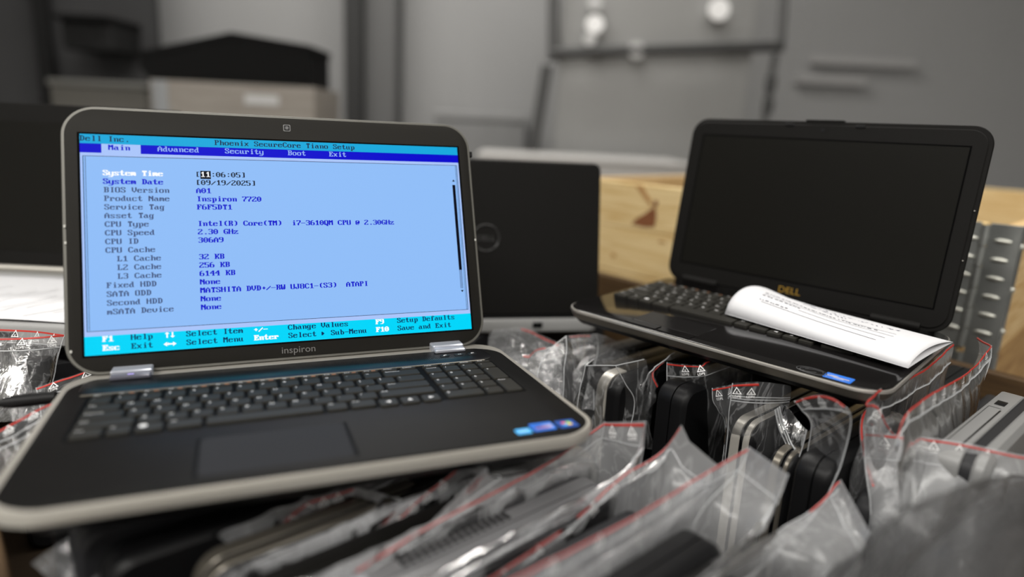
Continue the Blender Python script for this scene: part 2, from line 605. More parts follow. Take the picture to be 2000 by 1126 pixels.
BY0, BY1 = -0.258, 0.010
cy, hh = (BY0 + BY1) / 2, BY1 - BY0
m = MB()
m.slab(XO, cy, 0.424, hh, 0.034, [(-0.0120, 0.0015), (-0.008, 0.0002), (-0.003, 0), (-0.0010, 0.0008), (0.0, 0.0030)], 0, 12, warp=bow)
m.build('base_frame', SILVER, l1)
m = MB()
m.slab(XO, cy, 0.424, hh, 0.034, [(-0.031, 0.030), (-0.028, 0.022), (-0.0130, 0.004), (-0.0120, 0.004)], 0, 12, warp=bow)
m.build('base_underside', BLACK, l1)
m = MB()
m.slab(XO, cy - 0.0105, 0.424 - 0.013, hh - 0.024, 0.029, [(-0.004, 0), (0.0003, 0), (0.0007, 0.0006)], 0, 12, warp=bow)
deck = m.build('palm_deck', DECK, l1)
STRIPM = mat('ribbed_gloss_strip', (0.007, 0.007, 0.008), 0.25, 0, 0.2)
nt = STRIPM.node_tree
wv = nt.nodes.new('ShaderNodeTexWave')
wv.inputs['Scale'].default_value = 160
tc = [n for n in nt.nodes if n.type == 'TEX_COORD'][0]
nt.links.new(tc.outputs['Object'], wv.inputs['Vector'])
bp = nt.nodes.new('ShaderNodeBump')
bp.inputs['Strength'].default_value = 0.35
bp.inputs['Distance'].default_value = 0.0006
nt.links.new(wv.outputs['Fac'], bp.inputs['Height'])
nt.links.new(bp.outputs['Normal'], nt.nodes['Principled BSDF'].inputs['Normal'])
m = MB()
m.slab(0.004, -0.0345, 0.385, 0.042, 0.012, [(0.0, 0), (0.0011, 0.0), (0.0014, 0.0008)], 0, 6)
m.build('speaker_strip', STRIPM, l1)
m = MB()
m.bevbox(-0.185, 0.185, -0.0595, -0.0575, 0.0004, 0.0022, 0.0006)
m.build('ridge_trim', DARKMETAL, l1)
keyboard(l1, -0.1765, -0.0615, 0.01905, 0.0178, 0.0085, 0.1130, 0.0190, 0.0030, tray=(-0.180, 0.1915, -0.1595, -0.0605))
m = MB()
m.slab(-0.0335, -0.2145, 0.104, 0.064, 0.005, [(0.0005, 0), (0.0010, 0.0004)], 0, 4)
pad = m.build('touchpad', PADM, l1)
m = MB()
m.box(-0.0880, -0.0856, -0.247, -0.182, 0.0006, 0.0009)
m.box(0.0186, 0.0210, -0.247, -0.182, 0.0006, 0.0009)
m.build('touchpad_groove', MATS['key_tray_black'], pad)
for x0, x1, led in ((-0.1690, -0.1340, True), (0.1400, 0.1760, False)):
    m = MB()
    m.bevbox(x0, x1, -0.0135, 0.012, -0.002, 0.0075, 0.0012)
    hc = m.build('hinge_cap', HCAP, l1)
    m = MB()
    m.bevbox(x0 + 0.0005, x1 - 0.0005, -0.0225, -0.0136, 0.0008, 0.0052, 0.0012)
    hf = m.build('cap_front', HCAPG if led else HCAP, hc)
    if led:
        m = MB()
        m.slab((x0 + x1) / 2, -0.0180, 0.0055, 0.0022, 0.001, [(0.0051, 0), (0.0054, 0)], 0, 4)
        m.build('power_light', LED, hc)
for i, xq in enumerate((0.1480, 0.1640, 0.1795)):
    m = MB()
    m.slab(xq, -0.0330, 0.011, 0.006, 0.0028, [(0.0012, 0), (0.0020, 0.0005)], 0, 5)
    z = 0.0021
    if i == 0:
        m.tube([(xq - 0.002, -0.0345, z), (xq, -0.0320, z), (xq + 0.002, -0.0325, z)], 0.0004, 1, 5)
        m.disc(xq - 0.001, -0.0345, 0.0008, z, z + 0.0002, 1, 8)
    elif i == 1:
        for q in (-0.0016, 0.0004):
            m.add([(xq + q, -0.0330, z), (xq + q + 0.0018, -0.0318, z), (xq + q + 0.0018, -0.0342, z)], [(0, 1, 2)], 1)
    else:
        m.tube([(xq + 0.0017 * math.cos(a), -0.033 + 0.0012 * math.sin(a), z) for a in [0.5 * k for k in range(10)]], 0.0003, 1, 5)
    m.build('quick_button', [BLACK, LEGEND], l1)
# three stickers on the palm rest
def sticker(parent, cx, cyy, wd, h, mats, extra, z=0.0008):
    m = MB()
    m.slab(cx, cyy, wd, h, 0.0015, [(z, 0), (z + 0.0003, 0.0001)], 0, 4)
    extra(m, cx, cyy, z + 0.0004)
    return m.build('sticker', mats, parent, smooth=False)


def ex_small(m, cx, c, z):
    m.box(cx - 0.004, cx + 0.004, c - 0.0006, c + 0.0008, z - 0.0001, z, 1)


def ex_mid(m, cx, c, z):
    m.slab(cx, c - 0.0005, 0.0165, 0.0085, 0.001, [(z - 0.0002, 0), (z - 0.0001, 0)], 1, 3)
    m.text('intel', cx - 0.0072, c + 0.0006, 0.0038, z, 2)
    m.text('CORE', cx - 0.0072, c - 0.0036, 0.0042, z, 3)
    m.text('i7', cx + 0.0040, c - 0.0036, 0.0044, z, 3)


def ex_flag(m, cx, c, z):
    for (dx, dy, mi) in ((-1, 1, 1), (1, 1, 2), (-1, -1, 3), (1, -1, 4)):
        x0, y0 = cx + dx * 0.00215, c + dy * 0.0019
        P = []
        for k in range(7):
            t = k / 6 - 0.5
            P.append((x0 + t * 0.0038, y0 + 0.0017 + 0.0005 * math.sin((t + dx * 0.5) * 3.1)))
        for k in range(7):
            t = 0.5 - k / 6
            P.append((x0 + t * 0.0038, y0 - 0.0017 + 0.0005 * math.sin((t + dx * 0.5) * 3.1)))
        m.add([(a, b, z) for a, b in P], [tuple(range(14))], mi)


sticker(l1, 0.1505, -0.2440, 0.0130, 0.0095, [STL, STP], ex_small)
sticker(l1, 0.1690, -0.2400, 0.0200, 0.0150, [STB, STP, STN, STR], ex_mid)
sticker(l1, 0.1905, -0.2405, 0.0170, 0.0150, [STN, STR, STG, STL, STY], ex_flag)

# lid
m = MB()
m.slab(0, 0.1125, 0.4145, 0.2630, 0.0300, [(-0.0095, 0.006), (-0.0060, 0.0012), (-0.0015, 0), (0.0, 0.0009)], 0, 12, M=LM)
lid = m.build('lid', LIDRIM, l1)
m = MB()
m.slab(0, 0.1125, 0.4145 - 0.0066, 0.2630 - 0.0066, 0.0270, [(-0.0015, 0), (0.0008, 0), (0.0013, 0.0008)], 0, 12, M=LM)
bez = m.build('bezel', BEZEL, lid)
m = MB()
m.box(-0.1932, 0.1932, -0.0017, 0.2168, 0.0008, 0.0015, 0, LM)
m.build('screen_border', mat('screen_edge_black', (0.002, 0.002, 0.002), 0.7, 0, 0.03), lid, smooth=False)
# display : the set-up screen
BG = bpy.data.materials.new('screen_light')
BG.use_nodes = True
nt = BG.node_tree
b = nt.nodes['Principled BSDF']
b.inputs['Base Color'].default_value = (0, 0, 0, 1)
b.inputs['Roughness'].default_value = 0.35
b.inputs['Specular IOR Level'].default_value = 0.04
b.inputs['Emission Color'].default_value = (*srgb(145, 190, 248), 1)
b.inputs['Emission Strength'].default_value = 1.0
e = lambda n, c, s=1.0: emis('screen_' + n, srgb(*c), s)
SM = [BG, e('cyan', (22, 168, 220)), e('blue', (4, 4, 205)), e('pale', (170, 197, 250)), e('foot_cyan', (0, 214, 250)),
      e('ink', (26, 34, 66)), e('label', (68, 84, 124)), e('white', (252, 253, 255), 1.05), e('value', (14, 16, 205)), e('menu_text', (150, 180, 245)),
      e('foot_ink', (10, 40, 90)), e('black', (8, 9, 22))]
d = MB()
Z0 = 0.0017


def srect(x0, x1, y0, y1, mi, lay):
    z = Z0 + lay * 0.00012
    d.add([(x0, y0, z), (x1, y0, z), (x1, y1, z), (x0, y1, z)], [(0, 1, 2, 3)], mi, LM)


CW, RH = 0.382 / 80, 0.00851


def line(txt, col, row, mi, bold=0.0, dx=0.0):
    ymid = 0.2102 - RH * row
    px, pyy = CW / 8, RH / 16
    for i, ch in enumerate(txt):
        for a, b_, r in glyph_rects(ch):
            x0 = -0.191 + (col + i) * CW + dx
            yt = ymid + (8.0 - r) * pyy
            srect(x0 + a * px, x0 + (b_ + bold) * px, yt - pyy * 1.04, yt, mi, 3)


d.box(-0.191, 0.191, 0, 0.215, 0.0013, Z0, 0, LM)
srect(-0.191, 0.191, 0.2056, 0.215, 1, 1)
srect(-0.191, 0.191, 0.1930, 0.2056, 3, 1)
srect(-0.191, -0.1729, 0.1964, 0.2056, 2, 2)
srect(-0.1391, 0.191, 0.1964, 0.2056, 2, 2)
srect(-0.191, 0.191, 0.0180, 0.0225, 3, 1)
srect(-0.191, -0.1892, 0.0180, 0.1930, 3, 1)
srect(0.1892, 0.191, 0.0180, 0.1930, 3, 1)
srect(-0.191, 0.191, 0.0, 0.0180, 4, 1)
t_ = 0.00035
for x0, x1, y0, y1 in ((-0.1888, 0.1888, 0.1928, 0.1933), (-0.1888, 0.1888, 0.0224, 0.0229), (-0.1888, -0.1882, 0.0224, 0.193), (-0.1868, -0.1864, 0.0235, 0.1925),
                       (0.1882, 0.1888, 0.0224, 0.193), (0.1868, 0.1872, 0.0224, 0.193)):
    srect(x0, x1, y0, y1, 5, 2)
srect(0.1815, 0.1850, 0.0690, 0.1695, 11, 2)
for k in range(4):
    srect(0.1817 + k * 0.0009, 0.1821 + k * 0.0009, 0.0475, 0.0690, 6, 2)
for yb, s_ in ((0.1735, 1), (0.0455, -1)):
    d.add([(0.1833 - 0.0017, yb, Z0 + 0.0003), (0.1833 + 0.0017, yb, Z0 + 0.0003), (0.1833, yb + s_ * 0.0026, Z0 + 0.0003)], [(0, 1, 2) if s_ > 0 else (1, 0, 2)], 11, LM)
line('Dell Inc.', 0, 0, 5)
line('Phoenix SecureCore Tiano Setup', 25, 0, 5)
line('Main', 5, 1, 8, 0.5)
for t, c in (('Advanced', 14), ('Security', 27), ('Boot', 40), ('Exit', 49)):
    line(t, c, 1, 9)
line('System Time', 4, 4, 7, 0.9, -0.0006)
line('System Date', 4, 5, 8, 0.7, -0.0006)
LB = [(6, 4, 'BIOS Version'), (7, 4, 'Product Name'), (8, 4, 'Service Tag'), (9, 4, 'Asset Tag'), (10, 4, 'CPU Type'), (11, 4, 'CPU Speed'), (12, 4, 'CPU ID'),
      (13, 4, 'CPU Cache'), (14, 6, 'L1 Cache'), (15, 6, 'L2 Cache'), (16, 6, 'L3 Cache'), (17, 4, 'Fixed HDD'), (18, 4, 'SATA ODD'), (19, 4, 'Second HDD'), (20, 4, 'mSATA Device')]
for r, c, t in LB:
    line(t, c, r, 6, 0.25)
VL = [(6, 'A01'), (7, 'Inspiron 7720'), (8, 'F6F5DT1'), (10, 'Intel(R) Core(TM)  i7-3610QM CPU @ 2.30GHz'), (11, '2.30 GHz'), (12, '306A9'),
      (14, '32 KB'), (15, '256 KB'), (16, '6144 KB'), (17, 'None'), (18, 'MATSHITA DVD+/-RW UJ8C1-(S3)  ATAPI'), (19, 'None'), (20, 'None')]
for r, t in VL:
    line(t, 21, r, 8, 0.55)
line('[', 21, 4, 11)
line(':06:05]', 24, 4, 11, 0.2)
x0 = -0.191 + 22 * CW
srect(x0 - 0.0002, x0 + 2 * CW, 0.2102 - RH * 4 - RH * 0.5, 0.2102 - RH * 4 + RH * 0.5, 11, 2)
line('11', 22, 4, 7)
line('[09/19/2025]', 21, 5, 11, 0.2)
for t, c, r in (('F1', 3, 23), ('Esc', 3, 24), ('\u2191\u2193', 14, 23), ('+/-', 31, 23), ('Enter', 31, 24), ('F9', 57, 23), ('F10', 57, 24)):
    line(t, c, r, 7, 1.1 if t[0] in 'FE' else 0.3)
line('\u2194', 14, 24, 7)
srect(-0.191 + 14.1 * CW, -0.191 + 15.9 * CW, 0.0054, 0.0068, 7, 3)
for xx, s_ in ((-0.191 + 14.0 * CW, -1), (-0.191 + 16.0 * CW, 1)):
    pts = [(xx + s_ * 0.0009, 0.0061), (xx - s_ * 0.0022, 0.0061 + 0.0022), (xx - s_ * 0.0022, 0.0061 - 0.0022)]
    d.add([(p, q, Z0 + 0.0004) for p, q in (pts if s_ < 0 else pts[::-1])][::-1], [(0, 1, 2)], 7, LM)
for t, c, r in (('Help', 8, 23), ('Exit', 8, 24), ('Select Item', 18, 23), ('Select Menu', 18, 24), ('Change Values', 38, 23), ('Select \u25b8 Sub-Menu', 38, 24),
                ('Setup Defaults', 62, 23), ('Save and Exit', 62, 24)):
    line(t, c, r, 10, 0.2)
d.build('display', SM, lid, smooth=False)
m = MB()
m.slab(0.0005, 0.2298, 0.0072, 0.0072, 0.001, [(0.0013, 0), (0.0016, 0)], 1, 4, M=LM)
m.slab(0.0005, 0.2298, 0.0060, 0.0060, 0.001, [(0.0015, 0), (0.0018, 0)], 0, 4, M=LM)
m.disc(0.0005, 0.2298, 0.0018, 0.0018, 0.0020, 2, 16, M=LM)
m.build('webcam', [BLACK, mat('webcam_ring', (0.22, 0.22, 0.22), 0.4), mat('lens_glass', (0.004, 0.004, 0.005), 0.3)], lid)
for xq in (-0.0305, -0.024, 0.0255):
    m = MB()
    m.disc(xq, 0.2298, 0.0005, 0.0013, 0.0015, 0, 8, M=LM)
    m.build('microphone_hole', BLACK, lid)
m = MB()
m.text('inspiron', -0.0172, -0.0117, 0.0098, 0.0015, 0, LM, 1.08)
lg = m.build('logo', LOGOG, lid, smooth=False)
lg['label'] = 'grey raised logo letters on the bottom bezel'
for (xb, yb) in ((-0.2045, 0.1080), (-0.2050, 0.1240), (-0.2020, 0.0050), (0.2045, 0.1040)):
    m = MB()
    m.slab(xb, yb, 0.0022, 0.0030, 0.0009, [(0.0, 0), (0.0018, 0.0002)], 0, 4, M=LM)
    m.build('rubber_bumper', mat('bumper_grey', (0.5, 0.5, 0.46), 0.5), lid)
m = MB()
m.bevbox(0.2065, 0.2105, 0.2050, 0.2120, -0.006, -0.001, 0.0008, 0, LM)
m.build('side_nub', BLACK, lid)

# ===================== the black laptop with the dark screen on the right
H2 = (0.3836, 0.9004, -0.2164 + ZC)
L2M = frame((0.7246, -0.6891, 0.0019), (0.6890, 0.7245, 0.0206), (-0.0156, -0.0136, 0.9998), H2)
l2 = thing('laptop', 'open black laptop with a dark blank screen and a folded paper on its keyboard', 'laptop', L2M)
LM2 = lid_matrix(0.1689, 0.9856, 0.0294)
XO2 = 0.005


def bow2(x, y, z):
    t = max(0.0, min(1.0, (-y - 0.15) / 0.1))
    return (x, y - t * 0.009 * (1 - (min(1, abs(x - XO2) / 0.18)) ** 2), z)


cy2, hh2 = (-0.262 + 0.012) / 2, 0.274
m = MB()
m.slab(XO2, cy2, 0.388, hh2, 0.030, [(-0.030, 0.050), (-0.026, 0.030), (-0.019, 0.012), (-0.0125, 0.005), (-0.012, 0.005)], 0, 10, warp=bow2)
m.build('base_underside', BLACK, l2)
m = MB()
m.slab(XO2, cy2, 0.388, hh2, 0.030, [(-0.0125, 0.005), (-0.009, 0.0022), (-0.0035, 0.0004), (-0.003, 0.0)], 0, 10, warp=bow2)
m.build('base_side', DARKMETAL, l2)
m = MB()
m.slab(XO2, cy2, 0.3885, hh2 + 0.0005, 0.030, [(-0.003, 0.0), (-0.0012, 0), (0.0, 0.0006), (0.0002, 0.002)], 0, 10, warp=bow2)
m.build('edge_trim', EDGEM, l2)
m = MB()
m.slab(XO2, cy2, 0.388 - 0.0036, hh2 - 0.0036, 0.028, [(-0.002, 0), (0.0005, 0), (0.0010, 0.0008)], 0, 10, warp=bow2)
m.build('palm_deck', GLOSSB, l2)
keyboard(l2, -0.178, -0.0480, 0.01840, 0.0203, 0.0175, 0.1035, 0.0186, 0.0042, tray=(-0.181, 0.181, -0.1705, -0.046), legend=1.25, gap=0.0022)
m = MB()
m.slab(-0.0500, -0.2155, 0.0900, 0.0460, 0.003, [(0.0008, 0), (0.0013, 0.0004)], 0, 4)
pad2 = m.build('touchpad', mat('touchpad_gloss', (0.008, 0.0075, 0.0075), 0.2, 0, 0.35), l2)
for xq in (-0.0725, -0.0275):
    m = MB()
    m.bevbox(xq - 0.0215, xq + 0.0215, -0.2570, -0.2420, 0.0008, 0.0022, 0.0006)
    m.build('touchpad_button', GLOSSB, pad2)


def ex_core(m, cx, c, z):
    m.slab(cx, c, 0.0215, 0.0125, 0.0012, [(z - 0.0002, 0), (z - 0.0001, 0)], 1, 4)
    m.slab(cx, c, 0.0205, 0.0115, 0.0012, [(z - 0.0001, 0), (z, 0)], 0, 4)
    m.text('intel', cx - 0.0085, c + 0.0006, 0.0042, z + 0.0001, 1)
    m.box(cx - 0.010, cx + 0.010, c - 0.0014, c - 0.0004, z, z + 0.0001, 2)
    m.text('inside', cx - 0.0040, c - 0.0050, 0.0042, z + 0.0001, 1)


sticker(l2, 0.1530, -0.2500, 0.0260, 0.0165, [STB, mat('sticker_white', (0.75, 0.8, 0.85), 0.4), STY], ex_core, 0.0010)
m = MB()
ov = [(0.1275 + 0.0145 * math.cos(a), -0.2515 + 0.0085 * math.sin(a), 0.0013) for a in [2 * math.pi * k / 28 for k in range(29)]]
m.tube(ov, 0.0006, 0, 5)
for k in range(5):
    m.tube([(0.1275 + 0.011 * math.cos(a + k), -0.2515 + 0.006 * math.sin(a * 1.7 + k), 0.0013) for a in (0, 0.4, 0.8, 1.2)], 0.0005, 0, 5)
m.build('embossed_badge', mat('embossed_grey', (0.03, 0.03, 0.032), 0.5), l2)

m = MB()
m.slab(0, 0.0950, 0.3880, 0.2490, 0.0240, [(-0.012, 0.007), (-0.008, 0.001), (-0.002, 0), (0.0, 0.001)], 0, 10, M=LM2)
lid2 = m.build('lid', LIDBLK, l2)
m = MB()
m.slab(0, 0.0950, 0.3880 - 0.010, 0.2490 - 0.010, 0.0200, [(-0.002, 0), (0.0010, 0), (0.0018, 0.001)], 0, 10, M=LM2)
m.build('bezel', LIDBLK, lid2)
m = MB()
m.box(-0.1735, 0.1735, -0.0015, 0.1955, 0.0010, 0.0019, 0, LM2)
m.build('screen_border', mat('screen_edge_black', (0.002, 0.002, 0.002), 0.7, 0, 0.03), lid2, smooth=False)
m = MB()
m.box(-0.1715, 0.1715, 0.0005, 0.1935, 0.0012, 0.0021, 0, LM2)
m.build('display', SCREENOFF, lid2, smooth=False)
m = MB()
m.text('DELL', -0.0160, -0.0168, 0.0125, 0.0021, 0, LM2, 1.12)
lg = m.build('logo', GOLD, lid2, smooth=False)
lg['label'] = 'gold logo letters below the screen'
m = MB()
m.slab(0.0005, 0.2075, 0.0050, 0.0045, 0.001, [(0.0018, 0), (0.0022, 0)], 0, 4, M=LM2)
m.disc(0.0005, 0.2075, 0.0013, 0.0022, 0.0024, 1, 14, M=LM2)
m.build('webcam', [BLACK, mat('lens_glass', (0.004, 0.004, 0.005), 0.3)], lid2)
m = MB()
m.bevbox(-0.0250, 0.0250, 0.2185, 0.2215, -0.009, 0.001, 0.0008, 0, LM2)
m.build('lid_latch', LIDBLK, lid2)
for xq in (-0.0450, 0.0470):
    m = MB()
    m.bevbox(xq - 0.006, xq + 0.006, 0.2115, 0.2155, 0.0015, 0.0032, 0.0007, 0, LM2)
    m.build('rubber_bumper', BLACK, lid2)
for xq in (-0.135, 0.135):
    m = MB()
    m.tube([(xq - 0.028, 0.002, 0.004), (xq + 0.028, 0.002, 0.004)], 0.0065, 0, 14)
    m.build('hinge', LIDBLK, l2)
for yq in (0.062, 0.121):
    m = MB()
    m.disc(0.1905, yq, 0.0008, 0.0005, 0.0022, 0, 8, M=LM2)
    m.build('bezel_screw', EDGEM, lid2)

# folded paper lying across its keyboard
pn, pr = np.array([-0.020, -0.146]), np.array([0.1960, -0.1840])
dirx = (pr - pn) / np.linalg.norm(pr - pn)
diry = np.array([-dirx[1], dirx[0]])
PW = 0.099
NU, NV = 26, 18


def paper_top(u, v):
    x = pn + (pr - pn) * u
    bul = 0.022 * (1 - 0.60 * u) + 0.004 * math.sin(u * 7 + 1) * v
    z = 0.0075 + 0.010 * v + bul * (math.sin(math.pi * min(1, v) ** 0.62)) ** 0.9
    z += 0.006 * max(0, (0.15 - u) / 0.15) * v
    q = x + diry * (PW * v)
    return Vector((q[0], q[1], z))


def paper_bot(u, v):
    x = pn + (pr - pn) * u
    q = x + diry * (PW * v)
    return Vector((q[0], q[1], 0.0068 + 0.010 * v + 0.0015 * math.sin(math.pi * v)))


m = MB()
V, Fc = [], []
for i in range(NU + 1):
    for j in range(NV + 1):
        V.append(paper_top(i / NU, j / NV))
for i in range(NU):
    for j in range(NV):
        a = i * (NV + 1) + j
        Fc.append((a, a + NV + 1, a + NV + 2, a + 1))
m.add(V, Fc, 0)
V = [paper_bot(i / NU, j / NV) for i in range(NU + 1) for j in range(NV + 1)]
m.add(V, [f[::-1] for f in Fc], 0)
for (j, rev) in ((0, False), (NV, True)):
    V = []
    for i in range(NU + 1):
        V += [paper_top(i / NU, j / NV), paper_bot(i / NU, j / NV)]
    m.add(V, [(2 * i, 2 * i + 1, 2 * i + 3, 2 * i + 2) for i in range(NU)], 0)
pp = m.build('folded_paper', PAPER, None, ang=60, mw=L2M)
tag(pp, 'white sheet of paper folded into a long strip, lying on the black laptop\'s keyboard', 'paper')
pp.modifiers.new('thick', 'SOLIDIFY').thickness = 0.0003


def paper_stroke(m, u0, u1, v0, v1, wd, n=8):
    V = []
    for k in range(n + 1):
        t = k / n
        u, v = u0 + (u1 - u0) * t, v0 + (v1 - v0) * t
        for dv in (-wd / 2, wd / 2):
            q = paper_top(u, v + dv / PW)
            V.append(q + Vector((0, -0.0001, 0.0005)))
    m.add(V, [(2 * i, 2 * i + 2, 2 * i + 3, 2 * i + 1) for i in range(n)])


m = MB()
random.seed(4)
for v, u0, u1 in ((0.20, 0.16, 0.80), (0.30, 0.36, 0.82), (0.40, 0.12, 0.84), (0.50, 0.55, 0.83)):
    paper_stroke(m, u0, u1, v, v, 0.0006, 20)
for v, u0, u1 in ((0.24, 0.14, 0.32), (0.36, 0.12, 0.34), (0.46, 0.11, 0.74)):
    u = u0
    while u < u1:
        l = random.uniform(0.006, 0.022)
        paper_stroke(m, u, u + l, v, v + random.uniform(-0.012, 0.012), 0.0017, 2)
        u += l + random.uniform(0.004, 0.014)
pl = m.build('printed_lines', INK, pp, smooth=False)
m = MB()
for v, u0, u1 in ((0.72, 0.22, 0.80), (0.62, 0.30, 0.55)):
    u = u0
    while u < u1:
        paper_stroke(m, u, u + random.uniform(0.004, 0.018), v, v + random.uniform(-0.05, 0.06), 0.0018, 2)
        u += random.uniform(0.008, 0.030)
m.build('pen_scribble', mat('pen_blue', (0.13, 0.14, 0.20), 0.7), pp, smooth=False)

# ===================== black laptop seen from the back (centre) and silver one at the left
ang3 = math.radians(12.28)
H3 = np.array([-0.0423, 1.0230, -0.2951 + ZC])
X3 = np.array([math.cos(ang3), math.sin(ang3), 0])
B3 = np.array([-math.sin(ang3), math.cos(ang3), 0])
L3M = frame(-X3, -B3, (0, 0, 1), H3)          # laptop frame: its user side faces away from the camera
l3 = thing('laptop', 'black laptop turned away, its dark lid with a round ring badge towards the camera', 'laptop', L3M)
lean = math.radians(10.56)
LM3 = frame((1, 0, 0), (0, -math.sin(lean), math.cos(lean)), (0, -math.cos(lean), -math.sin(lean)), (0, 0, 0.004))
m = MB()
m.slab(0, -0.110, 0.376, 0.250, 0.016, [(-0.024, 0.006), (-0.020, 0.001), (-0.003, 0), (0.0, 0.0015)], 0, 6)
m.build('base', LIGHTGREY, l3)
m = MB()
m.slab(0, -0.112, 0.360, 0.225, 0.012, [(-0.001, 0), (0.0012, 0.0008)], 0, 6)
m.build('deck', DECK, l3)
m = MB()
m.bevbox(-0.093, -0.077, 0.0130, 0.0160, -0.014, -0.005, 0.0005)
m.build('rear_port', BLACK, l3)
m = MB()
m.slab(0, 0.1225, 0.376, 0.245, 0.013, [(-0.012, 0.003), (-0.0095, 0.0004), (-0.002, 0), (0, 0.001)], 0, 8, M=LM3)
lid3 = m.build('lid', LIDBLK, l3)
m = MB()
m.box(-0.172, 0.172, 0.022, 0.216, -0.001, 0.0006, 0, LM3)
m.build('display', SCREENOFF, lid3, smooth=False)
BK = LM3 @ frame((-1, 0, 0), (0, 1, 0), (0, 0, -1), (0, 0.1225, -0.012))   # back of the lid, seen from behind
m = MB()
m.tube([BK @ Vector((0.0205 * math.cos(a), 0.0205 * math.sin(a), 0.0004)) for a in [2 * math.pi * k / 40 for k in range(41)]], 0.0013, 0, 8)
m.text('DELL', -0.0160, -0.0046, 0.0125, 0.0009, 0, BK, 1.1)
lg = m.build('badge', mat('badge_grey', (0.06, 0.06, 0.06), 0.35, 0.6), lid3)
lg['label'] = 'dark metallic ring badge with logo letters'
m = MB()
m.tube([(-0.15, 0.002, 0.002), (0.15, 0.002, 0.002)], 0.006, 0, 12)
m.build('hinge', BLACK, l3)

H0 = np.array([-0.695, 0.99, -0.25 + ZC])
L0M = frame((0.9998, 0.012, 0), (-0.012, 0.9998, 0), (0, 0, 1), H0)
l0 = thing('laptop', 'silver laptop with an open black screen, cut off by the left edge of the photo', 'laptop', L0M)
lean0 = math.radians(9)
LM0 = frame((1, 0, 0), (0, math.sin(lean0), math.cos(lean0)), (0, -math.cos(lean0), math.sin(lean0)), (0, 0, 0.003))
m = MB()
m.slab(0, -0.125, 0.380, 0.268, 0.014, [(-0.026, 0.006), (-0.022, 0.001), (-0.003, 0), (0.0, 0.0015)], 0, 6)
b0 = m.build('base', LIGHTGREY, l0)
m = MB()
m.bevbox(0.055, 0.120, -0.2602, -0.2585, -0.014, -0.008, 0.0004)
m.build('card_slot', BLACK, b0)
m = MB()
m.slab(0, -0.10, 0.34, 0.11, 0.004, [(0, 0), (0.001, 0.0005)], 0, 4)
m.build('keyboard', BLACK, l0)
m = MB()
m.tube([(-0.17, -0.001, 0.005), (0.175, -0.001, 0.005)], 0.0055, 0, 12)
m.build('hinge', SILVER, l0)
m = MB()
m.slab(0, 0.126, 0.380, 0.250, 0.012, [(-0.009, 0.003), (-0.006, 0.0004), (-0.001, 0), (0, 0.001)], 0, 6, M=LM0)
lid0 = m.build('lid', LIDBLK, l0)
m = MB()
m.box(-0.172, 0.172, 0.030, 0.224, 0, 0.0010, 0, LM0)
m.build('display', SCREENOFF, lid0, smooth=False)
m = MB()
nx, ny = 14, 10
V = []
for i in range(nx + 1):
    for j in range(ny + 1):
        V.append((-0.17 + 0.345 * i / nx, -0.245 + 0.215 * j / ny, 0.0022 + 0.0012 * math.sin(i * 0.7) * math.sin(j * 0.5 + 1)))
m.add(V, [(i * (ny + 1) + j, (i + 1) * (ny + 1) + j, (i + 1) * (ny + 1) + j + 1, i * (ny + 1) + j + 1) for i in range(nx) for j in range(ny)])
p0 = m.build('paper_sheet', PAPER, None, mw=L0M)
p0.modifiers.new('thick', 'SOLIDIFY').thickness = 0.0003
tag(p0, 'flat white sheet covering the keyboard of the silver laptop at the far left', 'paper')
m = MB()
random.seed(9)
for k in range(15):
    x = -0.13 + 0.022 * k
    y = -0.215 + 0.02 * math.sin(k * 2.1)
    pts = [(x + 0.006 * q + 0.003 * math.sin(q * 1.3 + k), y + 0.014 * q, 0.0044) for q in range(8)]
    for q in range(7):
        a, b = pts[q], pts[q + 1]
        m.add([a, (a[0] + 0.0016, a[1], a[2]), (b[0] + 0.0016, b[1], b[2]), b], [(0, 1, 2, 3)])
m.build('pen_strokes', mat('pencil_grey', (0.5, 0.5, 0.5), 0.8), p0, smooth=False)

# ===================== crates made of hinged pallet collars
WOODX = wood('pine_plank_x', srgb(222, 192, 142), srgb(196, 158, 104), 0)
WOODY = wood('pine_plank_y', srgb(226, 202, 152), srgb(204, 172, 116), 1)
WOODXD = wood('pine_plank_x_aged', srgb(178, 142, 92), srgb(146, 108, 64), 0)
WOODDK = wood('pine_plank_darkened_y', srgb(82, 62, 38), srgb(62, 45, 26), 1)  # both darkened: corner vignette shade is put into the wood colour
WOODDX = wood('pine_plank_darkened_x', srgb(82, 62, 38), srgb(62, 45, 26), 0)


